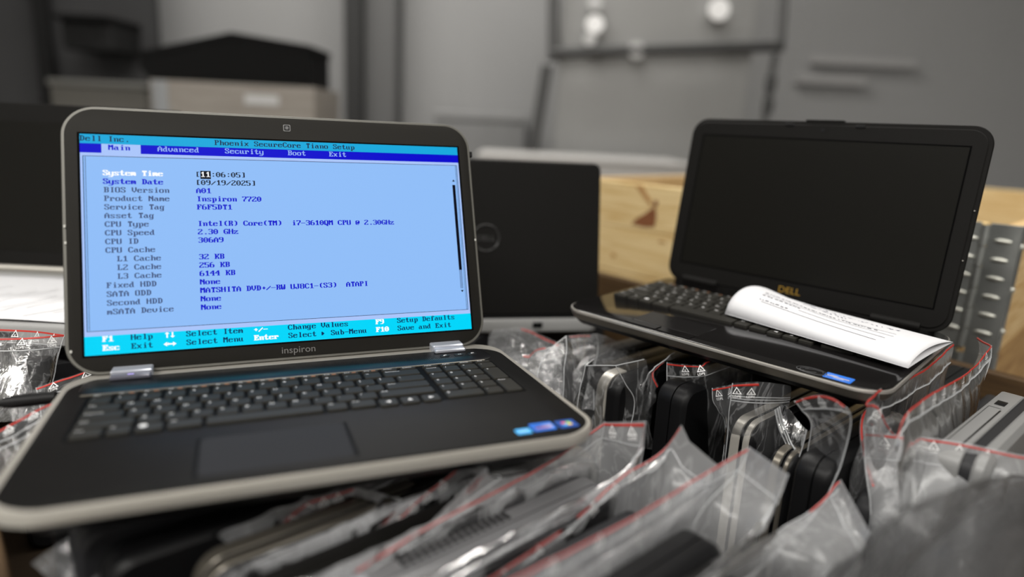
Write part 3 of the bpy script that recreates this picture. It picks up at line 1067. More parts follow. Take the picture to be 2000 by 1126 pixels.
def corner_hinge(par, M, sx, sy, zt, h, ribs=True):
    """plates either side of the pin, in a frame: x along the face, y outwards, z up; pin at origin."""
    m = MB()
    m.bevbox(-0.070, -0.006, 0.0002, 0.0028, zt - h - 0.0005, zt + 0.001, 0.0006, 0, M)
    hg = m.build('hinge_plate', GALV, par)
    m = MB()
    m.bevbox(0.005, 0.0435, 0.0002, 0.0030, zt - h - 0.0005, zt + 0.001, 0.0006, 0, M)
    m.bevbox(0.0425, 0.0455, -0.030, 0.0030, zt - h + 0.004, zt + 0.001, 0.0006, 0, M)
    hg2 = m.build('hinge_plate', GALV, par)
    n = 6
    for k in range(n):
        z0 = zt - h + 0.006 + k * (h - 0.008) / n
        m = MB()
        m.tube([M @ Vector((0.0 if k % 2 else -0.0008, 0.003, z0 + 0.0006)), M @ Vector((0.0, 0.003, z0 + (h - 0.008) / n - 0.0006))], 0.0058, 0, 14)
        m.build('knuckle', GALV, hg if k % 2 else hg2)
    if ribs:
        for k in range(6):
            z0 = zt - 0.024 - k * (h - 0.03) / 6
            for x0, pl in ((-0.0185, hg), (0.024, hg2)):
                m = MB()
                V, Fc = [], []
                nu, nv = 14, 6
                for i in range(nu):
                    for j in range(nv + 1):
                        a, b_ = 2 * math.pi * i / nu, 0.5 * math.pi * j / nv
                        V.append((x0 + 0.0125 * math.cos(a) * math.cos(b_), 0.0024 + 0.0042 * math.sin(b_), z0 + 0.0042 * math.sin(a) * math.cos(b_)))
                for i in range(nu):
                    for j in range(nv):
                        Fc.append((i * (nv + 1) + j, ((i + 1) % nu) * (nv + 1) + j, ((i + 1) % nu) * (nv + 1) + j + 1, i * (nv + 1) + j + 1))
                m.add(V, Fc, 0, M)
                m.build('rib', STEELRIB, pl)
        for k in range(3):
            m = MB()
            z0 = zt - 0.03 - k * 0.065
            m.tube([M @ Vector((0.0455, -0.008, z0)), M @ Vector((0.0495, -0.008, z0))], [0.0055, 0.0035], 0, 12)
            m.build('rivet', STEELRIB, hg2)
    return hg


def collar(FR, label, x0, x1, y0, y1, zt, mats, th=0.021, ext=0.0, front=True, group=None):
    """one 0.2 m high pallet collar: x along the crate, y across it (frame FR), outside faces x0,x1,y0,y1."""
    t = thing('pallet_collar', label, 'crate collar', FR, group)
    wx, wy = mats
    for k in range(2):
        z1 = zt - k * 0.0995
        z0 = z1 - 0.0985
        for (a, b, c, d_, mt) in ((x0, x0 + th, y0, y1, wy), (x1 - th, x1, y0, y1, wy), (x0 + th * 0, x1, y0 - ext, y0 + th - ext, wx), (x0 + th, x1 - th, y1 - th, y1, wx)):
            m = MB()
            m.bevbox(a + 0.0005, b, c, d_, z0, z1, 0.0012)
            m.build('plank', mt, t)
    return t


C = np.array([0.709, 1.004, 0])
FB = frame((0.7071, 0.7071, 0), (-0.7071, 0.7071, 0), (0, 0, 1), (C[0], C[1], ZC))     # x: away to the right, y: along the near face to the left
labs = ['top pine collar of the wooden crate behind the black laptop, with a steel corner hinge', 'second pine collar down in the wooden crate behind the black laptop',
        'third pine collar down, low in the crate behind the black laptop', 'bottom pine collar of the crate behind the black laptop']
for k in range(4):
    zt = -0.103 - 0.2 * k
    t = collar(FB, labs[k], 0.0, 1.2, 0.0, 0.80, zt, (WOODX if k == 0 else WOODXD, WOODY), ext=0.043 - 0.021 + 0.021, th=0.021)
    HM = frame((0, -1, 0), (-1, 0, 0), (0, 0, 1), (0, 0, 0))
    if k < 2:
        corner_hinge(t, HM, 1, 1, zt, 0.2, True)
    if k == 0:
        # knots and stains on the near planks
        def knot(y, z, pts, mt):
            m = MB()
            V = [(-0.0006, y + a, z + b_) for a, b_ in pts]
            m.add(V, [tuple(range(len(V)))], 0)
            m.build('knot', mt, t, smooth=False)
        K2 = mat('pine_stain', srgb(176, 132, 80), 0.7, var=(60, 0.2))
        K1 = mat('pine_knot_dark', srgb(128, 78, 44), 0.7, var=(60, 0.25))
        knot(0.602, -0.103 - 0.066, [(-0.016, 0.024), (-0.022, 0.004), (-0.020, -0.020), (0.004, -0.024), (0.040, -0.022), (0.030, -0.010), (0.006, 0.006)][::-1], K1)
        knot(0.612, -0.103 - 0.020, [(0.030, 0.016), (0.012, 0.018), (-0.012, -0.008), (-0.020, -0.024), (-0.010, -0.020), (0.012, 0.0)][::-1], K2)
        knot(0.585, -0.103 - 0.036, [(0.006 * math.cos(a), 0.007 * math.sin(a)) for a in [k_ * 0.6 for k_ in range(10)]], K1)
        knot(0.683, -0.103 - 0.165, [(0.007 * math.cos(a), 0.005 * math.sin(a)) for a in [k_ * 0.6 for k_ in range(10)]], K2)
        knot(0.560, -0.103 - 0.115, [(0.010 * math.cos(a), 0.003 * math.sin(a)) for a in [k_ * 0.6 for k_ in range(10)]], K2)

FA = frame((0.743, 0.669, 0), (-0.669, 0.743, 0), (0, 0, 1), (0, 0, ZC))              # x = e1, y = -e2
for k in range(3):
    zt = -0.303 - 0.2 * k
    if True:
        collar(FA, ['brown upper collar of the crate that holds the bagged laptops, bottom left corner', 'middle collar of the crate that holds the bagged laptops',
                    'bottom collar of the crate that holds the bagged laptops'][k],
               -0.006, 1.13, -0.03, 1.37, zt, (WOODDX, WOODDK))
m = MB()
m.bevbox(0.018, 1.105, -0.005, 1.345, -0.560, -0.545, 0.002)
o = m.build('divider_board', CARD, None, mw=FA)
tag(o, 'brown board inside the crate under the standing laptops', 'board')



def pallet(FR, label, x0, x1, y0, y1):
    t = thing('wooden_pallet', label, 'pallet', FR)
    zb = -ZC
    n = 6
    for k in range(n):
        a = y0 + (y1 - y0) * k / n
        m = MB()
        m.bevbox(x0, x1, a + 0.01, a + (y1 - y0) / n - 0.01, zb + 0.122, zb + 0.1435, 0.001)
        m.build('deck_board', WOODDX, t)
    for j in range(3):
        a = y0 + (y1 - y0 - 0.1) * j / 2
        m = MB()
        m.bevbox(x0, x1, a, a + 0.1, zb, zb + 0.022, 0.001)
        m.build('runner', WOODDX, t)
        for i in range(3):
            b_ = x0 + (x1 - x0 - 0.1) * i / 2
            m = MB()
            m.bevbox(b_, b_ + 0.1, a, a + 0.1, zb + 0.022, zb + 0.122, 0.001)
            m.build('block', WOODDX, t)
    return t


pallet(FB, 'wooden pallet under the crate behind the black laptop', 0.0, 1.2, 0.0, 0.80)
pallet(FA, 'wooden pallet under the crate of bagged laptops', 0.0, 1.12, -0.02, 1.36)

# ===================== closed laptops standing on edge
random.seed(2)


def closed_laptop(label, e1a, e1b, e2c, zt, t=0.034, h=0.245, trim=None, body=LIDBLK, top=None, group=None, zb=-0.545):
    if zb is not None:
        h = zt - zb
    FRM = frame((0.743, 0.669, 0), (0, 0, 1), (0.669, -0.743, 0), W3((e1a + e1b) / 2, e2c, zt - h))
    th = thing('closed_laptop', label, 'laptop', FRM, group)
    wd = e1b - e1a
    for nm, z0, z1 in (('base', -t / 2, 0.001), ('lid', 0.0025, t / 2)):
        m = MB()
        lv = [(z0, 0.006), (z0 + 0.003, 0.0012), (z0 + 0.006, 0), (z1, 0.0)] if nm == 'base' else [(z0, 0.0), (z1 - 0.006, 0), (z1 - 0.003, 0.0012), (z1, 0.005)]
        m.slab(0, h / 2, wd, h, 0.020, lv, 0, 7)
        p = m.build(nm, body, th)
        if trim:
            m = MB()
            zz = (z0 + 0.0055, z1 - 0.0008) if nm == 'base' else (z0 + 0.0008, z1 - 0.0055)
            m.slab(0, h / 2, wd + 0.0016, h + 0.0016, 0.021, [(zz[0], 0.0010), (zz[0] + 0.001, 0), (zz[1] - 0.001, 0), (zz[1], 0.0010)], 0, 7)
            m.build('edge_band', trim, p)
    if top:
        top(th, wd, h, t)
    return th


def vents(th, wd, h, t):
    m = MB()
    for k in range(16):
        x = -wd * 0.05 + k * 0.0062
        m.box(x, x + 0.003, h - 0.001, h + 0.0012, -0.012, -0.002)
    m.build('vent_grille', BLACK, th)
    m = MB()
    m.box(-wd * 0.30, -wd * 0.12, h - 0.001, h + 0.0012, -0.013, -0.003)
    m.build('port', mat('port_grey', (0.25, 0.25, 0.27), 0.4), th)


SB = mat('dark_grey_shell', (0.022, 0.022, 0.024), 0.45, 0, 0.25)
rows = [
    ('closed dark laptop inside the bag under the front left edge of the lit laptop', 0.11, 0.42, -0.425, -0.296, 0.036, DARKMETAL, SB, None),
    ('closed black laptop in the front row bag whose red line vanishes under the lit laptop', 0.05, 0.42, -0.378, -0.296, 0.034, None, LIDBLK, None),
    ('closed grey laptop with vent slots, bagged below the sticker corner of the lit laptop', 0.05, 0.42, -0.333, -0.292, 0.034, None, mat('grey_shell', (0.12, 0.12, 0.125), 0.4), vents),
    ('closed dark laptop in the front row bag with the spiky upright corner', 0.05, 0.42, -0.280, -0.298, 0.036, None, SB, None),
    ('closed black laptop in the peaked front row bag at bottom centre, a dark bar', 0.05, 0.415, -0.226, -0.284, 0.032, None, BLACK, None),
    ('closed black laptop in the bag with a pointed red corner at bottom right', 0.06, 0.42, -0.176, -0.302, 0.034, None, LIDBLK, None),
    ('closed dark laptop nearest the bottom right corner of the photo', 0.08, 0.46, -0.118, -0.290, 0.036, None, SB, None),
    ('closed black laptop with one broad silver edge, right of the lit laptop\'s corner', 0.575, 1.03, -0.466, -0.276, 0.036, None, BLACK, None),
    ('closed all black laptop in the bag under the middle of the black laptop\'s front edge', 0.605, 1.03, -0.398, -0.272, 0.040, None, BLACK, None),
    ('closed black laptop with two parallel silver edge bands, bagged below the black laptop', 0.610, 1.03, -0.312, -0.284, 0.032, SILVER, BLACK, None),
    ('closed black laptop with a dull metal edge behind the twisted bag mouth', 0.600, 1.03, -0.263, -0.296, 0.028, DARKMETAL, BLACK, None),
    ('closed black laptop in the hanging bag below the blue sticker corner of the black laptop', 0.575, 1.03, -0.222, -0.278, 0.034, None, BLACK, None),
    ('closed dark laptop in the tall overlapping bags at the right', 0.60, 1.03, -0.177, -0.305, 0.032, None, SB, None),
    ('closed black laptop standing left of the silver edged one, beside the lit laptop', 0.600, 1.03, -0.515, -0.290, 0.034, None, BLACK, None),
    ('closed dark laptop under the crumpled bags between the lit laptop and the turned away one', 0.600, 1.03, -0.565, -0.290, 0.034, None, SB, None),
    ('closed laptop standing at the far side, under the turned away laptop', 0.62, 0.95, -0.80, -0.320, 0.036, None, SB, None),
    ('closed laptop standing under the rear of the turned away laptop', 0.66, 1.0, -0.92, -0.320, 0.036, None, SB, None),
    ('closed grey laptop in the crumpled bags at the bottom left, below the lit laptop', 0.05, 0.43, -0.505, -0.284, 0.034, None, SB, None),
    ('closed black laptop at bottom left, between the crumpled bag and a light edged laptop', 0.06, 0.43, -0.464, -0.290, 0.030, None, BLACK, None),
    ('closed black laptop farthest left at the bottom, beside the brown crate wall', 0.045, 0.43, -0.550, -0.284, 0.034, None, BLACK, None),
    ('closed dark laptop at far bottom left, under the lit laptop\'s left end', 0.05, 0.43, -0.600, -0.284, 0.034, None, SB, None),
    ('closed dark laptop seen through the clear bag with a red loop at the left edge', 0.05, 0.38, -0.945, -0.300, 0.034, None, SB, None),
    ('closed laptop standing under the front of the silver laptop at far left', 0.06, 0.40, -1.12, -0.277, 0.034, None, SB, None),
]
for lb, a, b_, e2c, zt, t, trim, body, top in rows:
    th = closed_laptop(lb, a, b_, e2c, zt, t, trim=trim, body=body, top=top)
    if 'one broad silver' in lb:
        m = MB()
        hgt, wd_ = zt + 0.545, b_ - a
        path = [(-wd_ / 2, hgt - 0.16), (-wd_ / 2, hgt - 0.09)] + [(-wd_ / 2 + 0.020 - 0.020 * math.cos(q), hgt - 0.020 + 0.020 * math.sin(q)) for q in [math.pi / 2 * k / 8 for k in range(9)]] + [(-wd_ / 2 + 0.034, hgt)]
        V, Fc = [], []
        for x, y in path:
            nx_, ny_ = (x - (-wd_ / 2 + 0.03)), (y - (hgt - 0.03))
            q = math.hypot(nx_, ny_) if y > hgt - 0.03 else abs(nx_)
            ux, uy = (nx_ / q, ny_ / q) if y > hgt - 0.03 else (-1, 0)
            for zz, up in ((-0.013, 0.0), (-0.0125, 0.0016), (0.0015, 0.0016), (0.002, 0.0)):
                V.append((x + ux * up, y + uy * up, zz))
        for k in range(len(path) - 1):
            for c in range(3):
                p0 = k * 4 + c
                Fc.append((p0, p0 + 1, p0 + 5, p0 + 4))
        m.add(V, Fc)
        m.build('edge_band', SILVER, th)

# light grey laptop at the right, sticking out of its bag
FRM = frame((0.743, 0.669, 0), (0, 0, 1), (0.669, -0.743, 0), W3(0.755, -0.128, -0.505))
RGREY = mat('mid_grey_plastic', (0.23, 0.23, 0.228), 0.4, 0.1)
ls = thing('closed_laptop', 'light grey closed laptop standing at the right edge, disc drive and port facing up', 'laptop', FRM)
m = MB()
m.slab(0, 0.1275, 0.230, 0.255, 0.018, [(-0.022, 0.004), (-0.020, 0.0006), (-0.018, 0), (-0.001, 0), (0.0, 0.001)], 0, 7)
m.build('base', RGREY, ls)
m = MB()
m.slab(0, 0.1270, 0.226, 0.252, 0.018, [(0.0, 0), (0.0085, 0)], 0, 7)
m.build('gap_seal', SB, ls)
m = MB()
m.slab(0, 0.1275, 0.230, 0.255, 0.018, [(0.0085, 0.002), (0.011, 0), (0.017, 0), (0.021, 0.005)], 0, 7)
m.build('lid', RGREY, ls)
m = MB()
m.bevbox(0.046, 0.062, 0.2535, 0.2556, -0.0150, -0.0060, 0.0003)
m.build('port', BLACK, ls)
m = MB()
m.box(-0.095, 0.030, 0.2545, 0.2553, -0.0062, -0.0048)
m.box(-0.095, 0.036, 0.2545, 0.2553, -0.0170, -0.0166)
m.box(0.0355, 0.036, 0.2545, 0.2553, -0.0166, -0.0062)
m.build('drive_slot', BLACK, ls)

# ===================== clear zip bags
def catmull(P, seg, sharp=()):
    """resample the control polyline with a fixed number of samples per segment; sharp = control points that stay creased"""
    P = np.array(P, float)
    out = []
    for i in range(len(P) - 1):
        p1, p2 = P[i], P[i + 1]
        p0 = 2 * p1 - p2 if (i == 0 or i in sharp) else P[i - 1]
        p3 = 2 * p2 - p1 if (i + 2 >= len(P) or (i + 1) in sharp) else P[i + 2]
        n = seg[i]
        for k in range(n):
            t = k / n
            out.append(0.5 * ((2 * p1) + (p2 - p0) * t + (2 * p0 - 5 * p1 + 4 * p2 - p3) * t * t + (3 * p1 - p0 - 3 * p2 + p3) * t ** 3))
    out.append(P[-1])
    return np.array(out)


def segs(P, dens=0.0045):
    P = np.array(P, float)
    return [max(3, min(40, int(np.linalg.norm(P[i + 1] - P[i]) / dens))) for i in range(len(P) - 1)]


class Sheet:
    def __init__(s, levels, kv=7, amp=0.004, seed=0, freq=22, mouthamp=0.25, sharp=()):
        sg = segs(levels[0])
        sg2 = segs(levels[min(2, len(levels) - 1)])
        sg = [max(a, b) for a, b in zip(sg, sg2)]
        s.cols = np.concatenate([[0], np.cumsum(sg)]).astype(float)
        L = np.array([catmull(l, sg, sharp if q < 2 else ()) for q, l in enumerate(levels)])
        nl = len(L)
        rows_ = [catmull(L[:, j], [kv] * (nl - 1)) for j in range(L.shape[1])]
        g = np.array(rows_).transpose(1, 0, 2)
        s.kv = kv
        du = np.gradient(g, axis=1)
        dv = np.gradient(g, axis=0)
        nrm = np.cross(du, dv)
        nrm /= np.linalg.norm(nrm, axis=2, keepdims=True) + 1e-9
        off = Vector((seed * 7.31, seed * 3.7, seed * 1.9))
        for i in range(g.shape[0]):
            lev = i / kv
            a = amp * (mouthamp + (1 - mouthamp) * min(1, lev / 1.6))
            for j in range(g.shape[1]):
                p = Vector(g[i, j])
                q = Vector((p.x * freq, p.y * freq, p.z * freq * 0.55)) + off
                r = 1 - 2 * abs(noise.noise(q)) * 1.6
                r2 = noise.noise(q * 2.7) * 0.45
                r3 = (1 - abs(noise.noise(q * 1.7 + Vector((5, 9, 2)))) * 3.2)
                g[i, j] += nrm[i, j] * a * (0.6 * r + r2 + 0.35 * max(0, r3))
        s.g = g
        du = np.gradient(g, axis=1)
        dv = np.gradient(g, axis=0)
        n2 = np.cross(du, dv)
        s.n = n2 / (np.linalg.norm(n2, axis=2, keepdims=True) + 1e-9)

    def col(s, c):
        return float(np.interp(c, range(len(s.cols)), s.cols))

    def at(s, u, lev):
        """u = column (float), lev = level (float)"""
        i = max(0, min(s.g.shape[0] - 1.001, lev * s.kv))
        j = max(0, min(s.g.shape[1] - 1.001, u))
        a, b = int(i), int(j)
        fi, fj = i - a, j - b
        f = lambda G_: (G_[a, b] * (1 - fi) * (1 - fj) + G_[a + 1, b] * fi * (1 - fj) + G_[a, b + 1] * (1 - fi) * fj + G_[a + 1, b + 1] * fi * fj)
        return f(s.g), f(s.n)


def add_ribbon(m, sh, l0, l1, u0, u1, lift=0.0005, step=0.5, mi=0):
    us = np.arange(u0, u1 + 1e-6, step)
    V = []
    for u in us:
        for lv in (l0, l1):
            p, n = sh.at(u, lv)
            V += [p + n * lift, p - n * lift]
    F_ = []
    for k in range(len(us) - 1):
        a, b = 4 * k, 4 * k + 4
        F_ += [(a, b, b + 2, a + 2), (a + 1, a + 3, b + 3, b + 1), (a, a + 1, b + 1, b), (a + 2, b + 2, b + 3, a + 3)]
    m.add(V, F_, mi)


def bag(label, levels, film=None, amp=0.004, seed=0, stripe=True, zips=(1.0,), marks=0, stripe_u=None, mark_u=None, seams=(), freq=22, group='clear zip bags', stripe_lev=0.10, kv=7, mouthamp=0.25, mark_lev=0.52, sharp=(), zip_u=None):
    sh = Sheet(levels, kv, amp, seed, freq, mouthamp, sharp)
    ncp = len(levels[0]) - 1
    nv, nu = sh.g.shape[0], sh.g.shape[1]
    o = sh.g.reshape(-1, 3)
    org = o.mean(axis=0)
    org[2] = o[:, 2].min()
    MT = Matrix.Translation(Vector(org))
    t = thing('zip_bag', label, 'plastic bag', MT, group)
    m = MB()
    m.add(o - org, [(i * nu + j, (i + 1) * nu + j, (i + 1) * nu + j + 1, i * nu + j + 1) for i in range(nv - 1) for j in range(nu - 1)])
    fm = m.build('film', film or FILM, t, ang=75)
    sh.g = sh.g - org
    l_mm = np.linalg.norm(sh.at(nu / 2, 1)[0] - sh.at(nu / 2, 0)[0])
    u0, u1 = stripe_u if stripe_u else (0, ncp)
    za, zb_ = zip_u if zip_u else (0, ncp)
    if stripe:
        wl = 0.0019 / max(l_mm, 0.008)
        m = MB()
        add_ribbon(m, sh, stripe_lev, stripe_lev + wl, sh.col(u0), sh.col(u1))
        m.build('red_stripe', RED, t)
    for z in zips:
        m = MB()
        pts = [sh.at(u, z) for u in np.arange(sh.col(za), sh.col(zb_) + 1e-6, 0.7)]
        m.tube([p + n * 0.0004 for p, n in pts], 0.0006, 0, 6)
        zc = m.build('zip_closure', ZIPW, t)
    for su in seams:
        m = MB()
        pts = [sh.at(sh.col(su), lv) for lv in np.arange(0, len(levels) - 1 + 1e-6, 0.2)]
        m.tube([p for p, n in pts], 0.00055, 0, 5)
        m.build('side_seam', ZIPW, t)
    if marks:
        a, b = mark_u if mark_u else (u0, u1)
        for k in range(marks):
            u = sh.col(a) + (sh.col(b) - sh.col(a)) * (k + 0.5) / marks
            p, n = sh.at(u, mark_lev)
            pa, pb = sh.at(u - 0.8, mark_lev)[0], sh.at(u + 0.8, mark_lev)[0]
            X = pb - pa
            if np.linalg.norm(X) < 1e-7:
                continue
            X /= np.linalg.norm(X)
            Y = sh.at(u, max(0, mark_lev - 0.3))[0] - p
            Y = Y - X * (Y @ X)
            Y /= np.linalg.norm(Y) + 1e-9
            N = np.cross(X, Y)
            sg_ = 1 if N @ (np.array([0, 0, ZC]) - (p + org)) > 0 else -1
            if sg_ < 0:
                X, N = -X, -N
            fr = frame(X, Y, N, p + N * 0.0007)
            m = MB()
            R_, r_ = 0.0054, 0.0038
            tri = lambda q: [(q * math.cos(math.radians(90 + 120 * c)), q * math.sin(math.radians(90 + 120 * c))) for c in range(3)]
            o3, i3 = tri(R_), tri(r_)
            for c in range(3):
                d_ = (c + 1) % 3
                g0, g1 = 0.10, 0.80
                lp = lambda A, B, q: (A[0] + (B[0] - A[0]) * q, A[1] + (B[1] - A[1]) * q)
                q4 = [lp(o3[c], o3[d_], g0 * 0), lp(o3[c], o3[d_], g1 + 0.2), lp(i3[c], i3[d_], 1), lp(i3[c], i3[d_], 0)]
                m.add([(x, y + 0.001, 0) for x, y in q4], [(0, 1, 2, 3)], 0, fr)
            m.text('4', -0.0013, -0.0010, 0.0042, 0, 0, fr)
            m.text('LDPE', -0.0046, -0.0056, 0.0038, 0, 0, fr, 1.0)
            m.build('recycling_mark', MARK, t, smooth=False)
    return t


def ulevels(mouth, lap, corners, zip_dz=-0.020, ziptaper=0.75, pad_=0.006, far_end=False, drop=0.20, reach=(0.16, 0.24), sh_dz=0.003):
    """mouth: control points from the -e2 side round the end of the laptop to its +e2 side.
    lap = (e1 end, e2 centre, z top, thickness); corners = indices of the two end corners in mouth."""
    e1f, e2c, zt, t = lap
    h = t / 2 + pad_
    i0, i1 = corners
    n = len(mouth)
    sgn = -1 if far_end else 1          # which way the laptop runs from its end
    base = []
    for k in range(n):
        if k <= i0:
            q = (i0 - k) / max(1, i0)
            base.append((e1f - sgn * 0.006 + sgn * reach[0] * q, e2c - h))
        elif k < i1:
            q = (k - i0) / (i1 - i0)
            base.append((e1f - sgn * 0.008, e2c - h + 2 * h * q))
        else:
            q = (k - i1) / max(1, n - 1 - i1)
            base.append((e1f - sgn * 0.006 + sgn * reach[1] * q, e2c + h))
    mouth = [np.array(p) for p in mouth]
    shd = [W3(a, b, zt + sh_dz) for a, b in base]
    low = [W3(a, b, zt - 0.07) for a, b in base]
    bot = [W3(a, b, zt - drop) for a, b in base]
    zp = []
    for p, s_ in zip(mouth, shd):
        dvec = s_ - p
        L_ = np.linalg.norm(dvec) + 1e-6
        st = min(0.024, L_ * 0.45)
        zp.append(p + dvec / L_ * st * 0.6 + np.array([0, 0, -st * 0.4]))
    return [mouth, zp, shd, low, bot]


P = pe
# ---- front row, mouths turned up towards the camera (blurred)
bag('hazy clear bag with a short red line, under the lit laptop\'s front left edge',
    ulevels([P(500, 1085, -.447), P(585, 990, -.445), P(690, 952, -.44), P(752, 965, -.412), P(690, 1040, -.408), P(610, 1120, -.406)], (.42, -.425, -.296, .036), (2, 3), far_end=True, reach=(.30, .30)),
    FILMF, .004, 1, marks=5, stripe_u=(0, 2), mark_u=(.3, 1.9), seams=(2,), sharp=(2, 3))
bag('hazy bag with a straight red line that vanishes under the lit laptop\'s front edge',
    ulevels([P(720, 1085, -.397), P(789, 1002, -.396), P(900, 908, -.394), P(950, 912, -.364), P(860, 1000, -.362), P(770, 1100, -.36)], (.42, -.378, -.296, .034), (2, 3), far_end=True, reach=(.30, .30)),
    FILMF, .003, 2, marks=6, stripe_u=(0, 2), mark_u=(.2, 1.8), sharp=(2, 3))
bag('clear bag with a broad flat red topped end, below the stickers of the lit laptop',
    ulevels([P(700, 1110, -.353), P(852, 1018, -.353), P(1062, 906, -.353), P(1181, 824, -.352), P(1260, 822, -.310), P(1222, 915, -.310), P(1020, 1075, -.310)], (.43, -.333, -.292, .034), (3, 4), far_end=True, reach=(.34, .32)),
    FILMF, .003, 3, marks=2, stripe_u=(0, 4), mark_u=(3, 4), seams=(3, 4), sharp=(3, 4))
bag('clear front row bag with a bright red line and a tall spiky corner',
    ulevels([P(900, 1165, -.302), P(1097, 1032, -.302), P(1216, 928, -.30), P(1288, 884, -.299), P(1331, 829, -.290), P(1346, 861, -.280), P(1398, 905, -.256), P(1330, 990, -.256), P(1150, 1126, -.256)], (.43, -.280, -.298, .036), (4, 6), far_end=True, reach=(.36, .34)),
    FILMF, .003, 4, marks=7, stripe_u=(0, 4), mark_u=(.2, 2.8), seams=(6,), sharp=(4, 5, 6))
bag('clear front row bag with a folded peak at bottom centre and a long red line',
    ulevels([P(960, 1150, -.247), P(1240, 1006, -.246), P(1380, 921, -.245), P(1464, 872, -.243), P(1539, 925, -.203), P(1480, 1030, -.202), P(1300, 1150, -.202)], (.425, -.226, -.300, .032), (3, 4), far_end=True, reach=(.36, .34)),
    FILMF, .003, 5, marks=7, stripe_u=(0, 3), mark_u=(.2, 2.6), seams=(3, 4), sharp=(3, 4))
bag('blurred clear bag with a narrow pointed red corner at the bottom right',
    ulevels([P(1400, 1140, -.197), P(1504, 1068, -.196), P(1580, 1000, -.194), P(1642, 936, -.192), P(1700, 1040, -.150), P(1660, 1126, -.149)], (.43, -.176, -.302, .034), (3, 4), far_end=True, reach=(.34, .3)),
    FILMF, .003, 6, marks=0, stripe_u=(0, 3), seams=(3,), sharp=(3, 4))
bag('large dark blurred bag in the bottom right corner, nearest of all',
    ulevels([P(1600, 1180, -.112), P(1735, 1020, -.108), P(1860, 955, -.098), P(2010, 930, -.083), P(2110, 1010, -.050), P(2000, 1150, -.050)], (.40, -.078, -.262, .032), (3, 4), far_end=True, reach=(.33, .3)),
    FILMG, .007, 7, stripe=False, zips=(), sharp=())
# ---- right hand cluster
bag('clear bag with a level red line and wide open mouth, round the light grey laptop',
    ulevels([P(1705, 815, -.215), P(1690, 842, -.197), P(1850, 858, -.142), P(2000, 888, -.092), P(2110, 900, -.06)], (.60, -.130, -.33, .075), (1, 3), reach=(.1, .2), sh_dz=0.0),
    FILMF, .004, 8, marks=5, stripe_u=(.9, 4), mark_u=(1.1, 2.7), seams=(1,), sharp=(1,))
bag('clear bag draped against the right side of the black laptop, red edge beside the paper',
    ulevels([P(1862, 668, -.206), P(1806, 717, -.204), P(1717, 760, -.202), P(1692, 785, -.198), P(1715, 790, -.186), P(1751, 849, -.182), P(1830, 880, -.172)], (.63, -.190, -.305, .018), (2, 4), reach=(.25, .18)),
    FILMR, .004, 9, marks=4, mark_u=(2.6, 6), seams=())
bag('tall clear bag before the steel hinge, with a diagonal red line and many triangle marks',
    [[P(1908, 657, -.196), P(1936, 674, -.172), P(1896, 721, -.168), P(1810, 772, -.166), P(1768, 811, -.165), P(1752, 850, -.164)],
     [P(1912, 690, -.196), P(1934, 697, -.170), P(1886, 752, -.166), P(1812, 800, -.164), P(1766, 832, -.163), P(1752, 872, -.162)],
     [P(1900, 735, -.196), P(1918, 750, -.168), P(1880, 800, -.160), P(1810, 850, -.156), P(1770, 880, -.156), P(1752, 905, -.156)],
     [P(1890, 810, -.196), P(1888, 850, -.166), P(1870, 880, -.152), P(1810, 920, -.150), P(1770, 940, -.150), P(1752, 950, -.150)],
     [P(1880, 900, -.19), P(1870, 930, -.160), P(1860, 950, -.148), P(1810, 980, -.146), P(1770, 990, -.146), P(1752, 1000, -.146)]],
    FILMR, .0025, 10, marks=9, mark_u=(1.1, 4.4), seams=(1,), stripe_lev=.06, sharp=(1,))
bag('clear bag with its red edge hanging straight down, at the corner of the black laptop',
    [[P(1705, 785, -.222), P(1684, 806, -.216), P(1679, 850, -.208), P(1686, 900, -.196), P(1702, 950, -.180)],
     [P(1720, 792, -.215), P(1706, 812, -.210), P(1704, 850, -.202), P(1712, 900, -.190), P(1726, 950, -.176)],
     [P(1745, 800, -.21), P(1740, 818, -.20), P(1742, 850, -.195), P(1750, 900, -.184), P(1760, 950, -.172)],
     [P(1790, 820, -.20), P(1790, 830, -.19), P(1792, 860, -.185), P(1796, 905, -.178), P(1800, 955, -.168)]],
    FILMR, .003, 11, seams=())
# ---- middle row, below the front edge of the black laptop
bag('clear bag folded in sharp triangles over the broad silver edged laptop',
    [[P(1160, 700, -.500), P(1143, 713, -.488), P(1202, 713, -.452), P(1262, 700, -.445)],
     [P(1150, 740, -.496), P(1136, 745, -.489), P(1222, 750, -.446), P(1270, 740, -.440)],
     [P(1140, 775, -.494), P(1130, 778, -.489), P(1240, 785, -.440), P(1278, 765, -.436)],
     [P(1130, 850, -.492), P(1120, 850, -.488), P(1226, 850, -.442), P(1268, 845, -.436)]],
    FILMN, .002, 12, stripe=False, zips=(0.02,), seams=(1, 2), freq=30, sharp=(1, 2), kv=6)
bag('twisted narrow clear bag with a small red end, left of the all black bagged laptop',
    [[P(1345, 690, -.425), P(1300, 706, -.432), P(1277, 728, -.436), P(1286, 752, -.430)],
     [P(1320, 690, -.428), P(1275, 720, -.437), P(1262, 750, -.440), P(1275, 775, -.432)],
     [P(1290, 720, -.434), P(1255, 760, -.440), P(1248, 800, -.440), P(1266, 820, -.432)],
     [P(1275, 780, -.436), P(1250, 830, -.440), P(1250, 870, -.440), P(1280, 880, -.430)]],
    FILM, .005, 13, stripe_u=(1, 3), freq=34, kv=8)
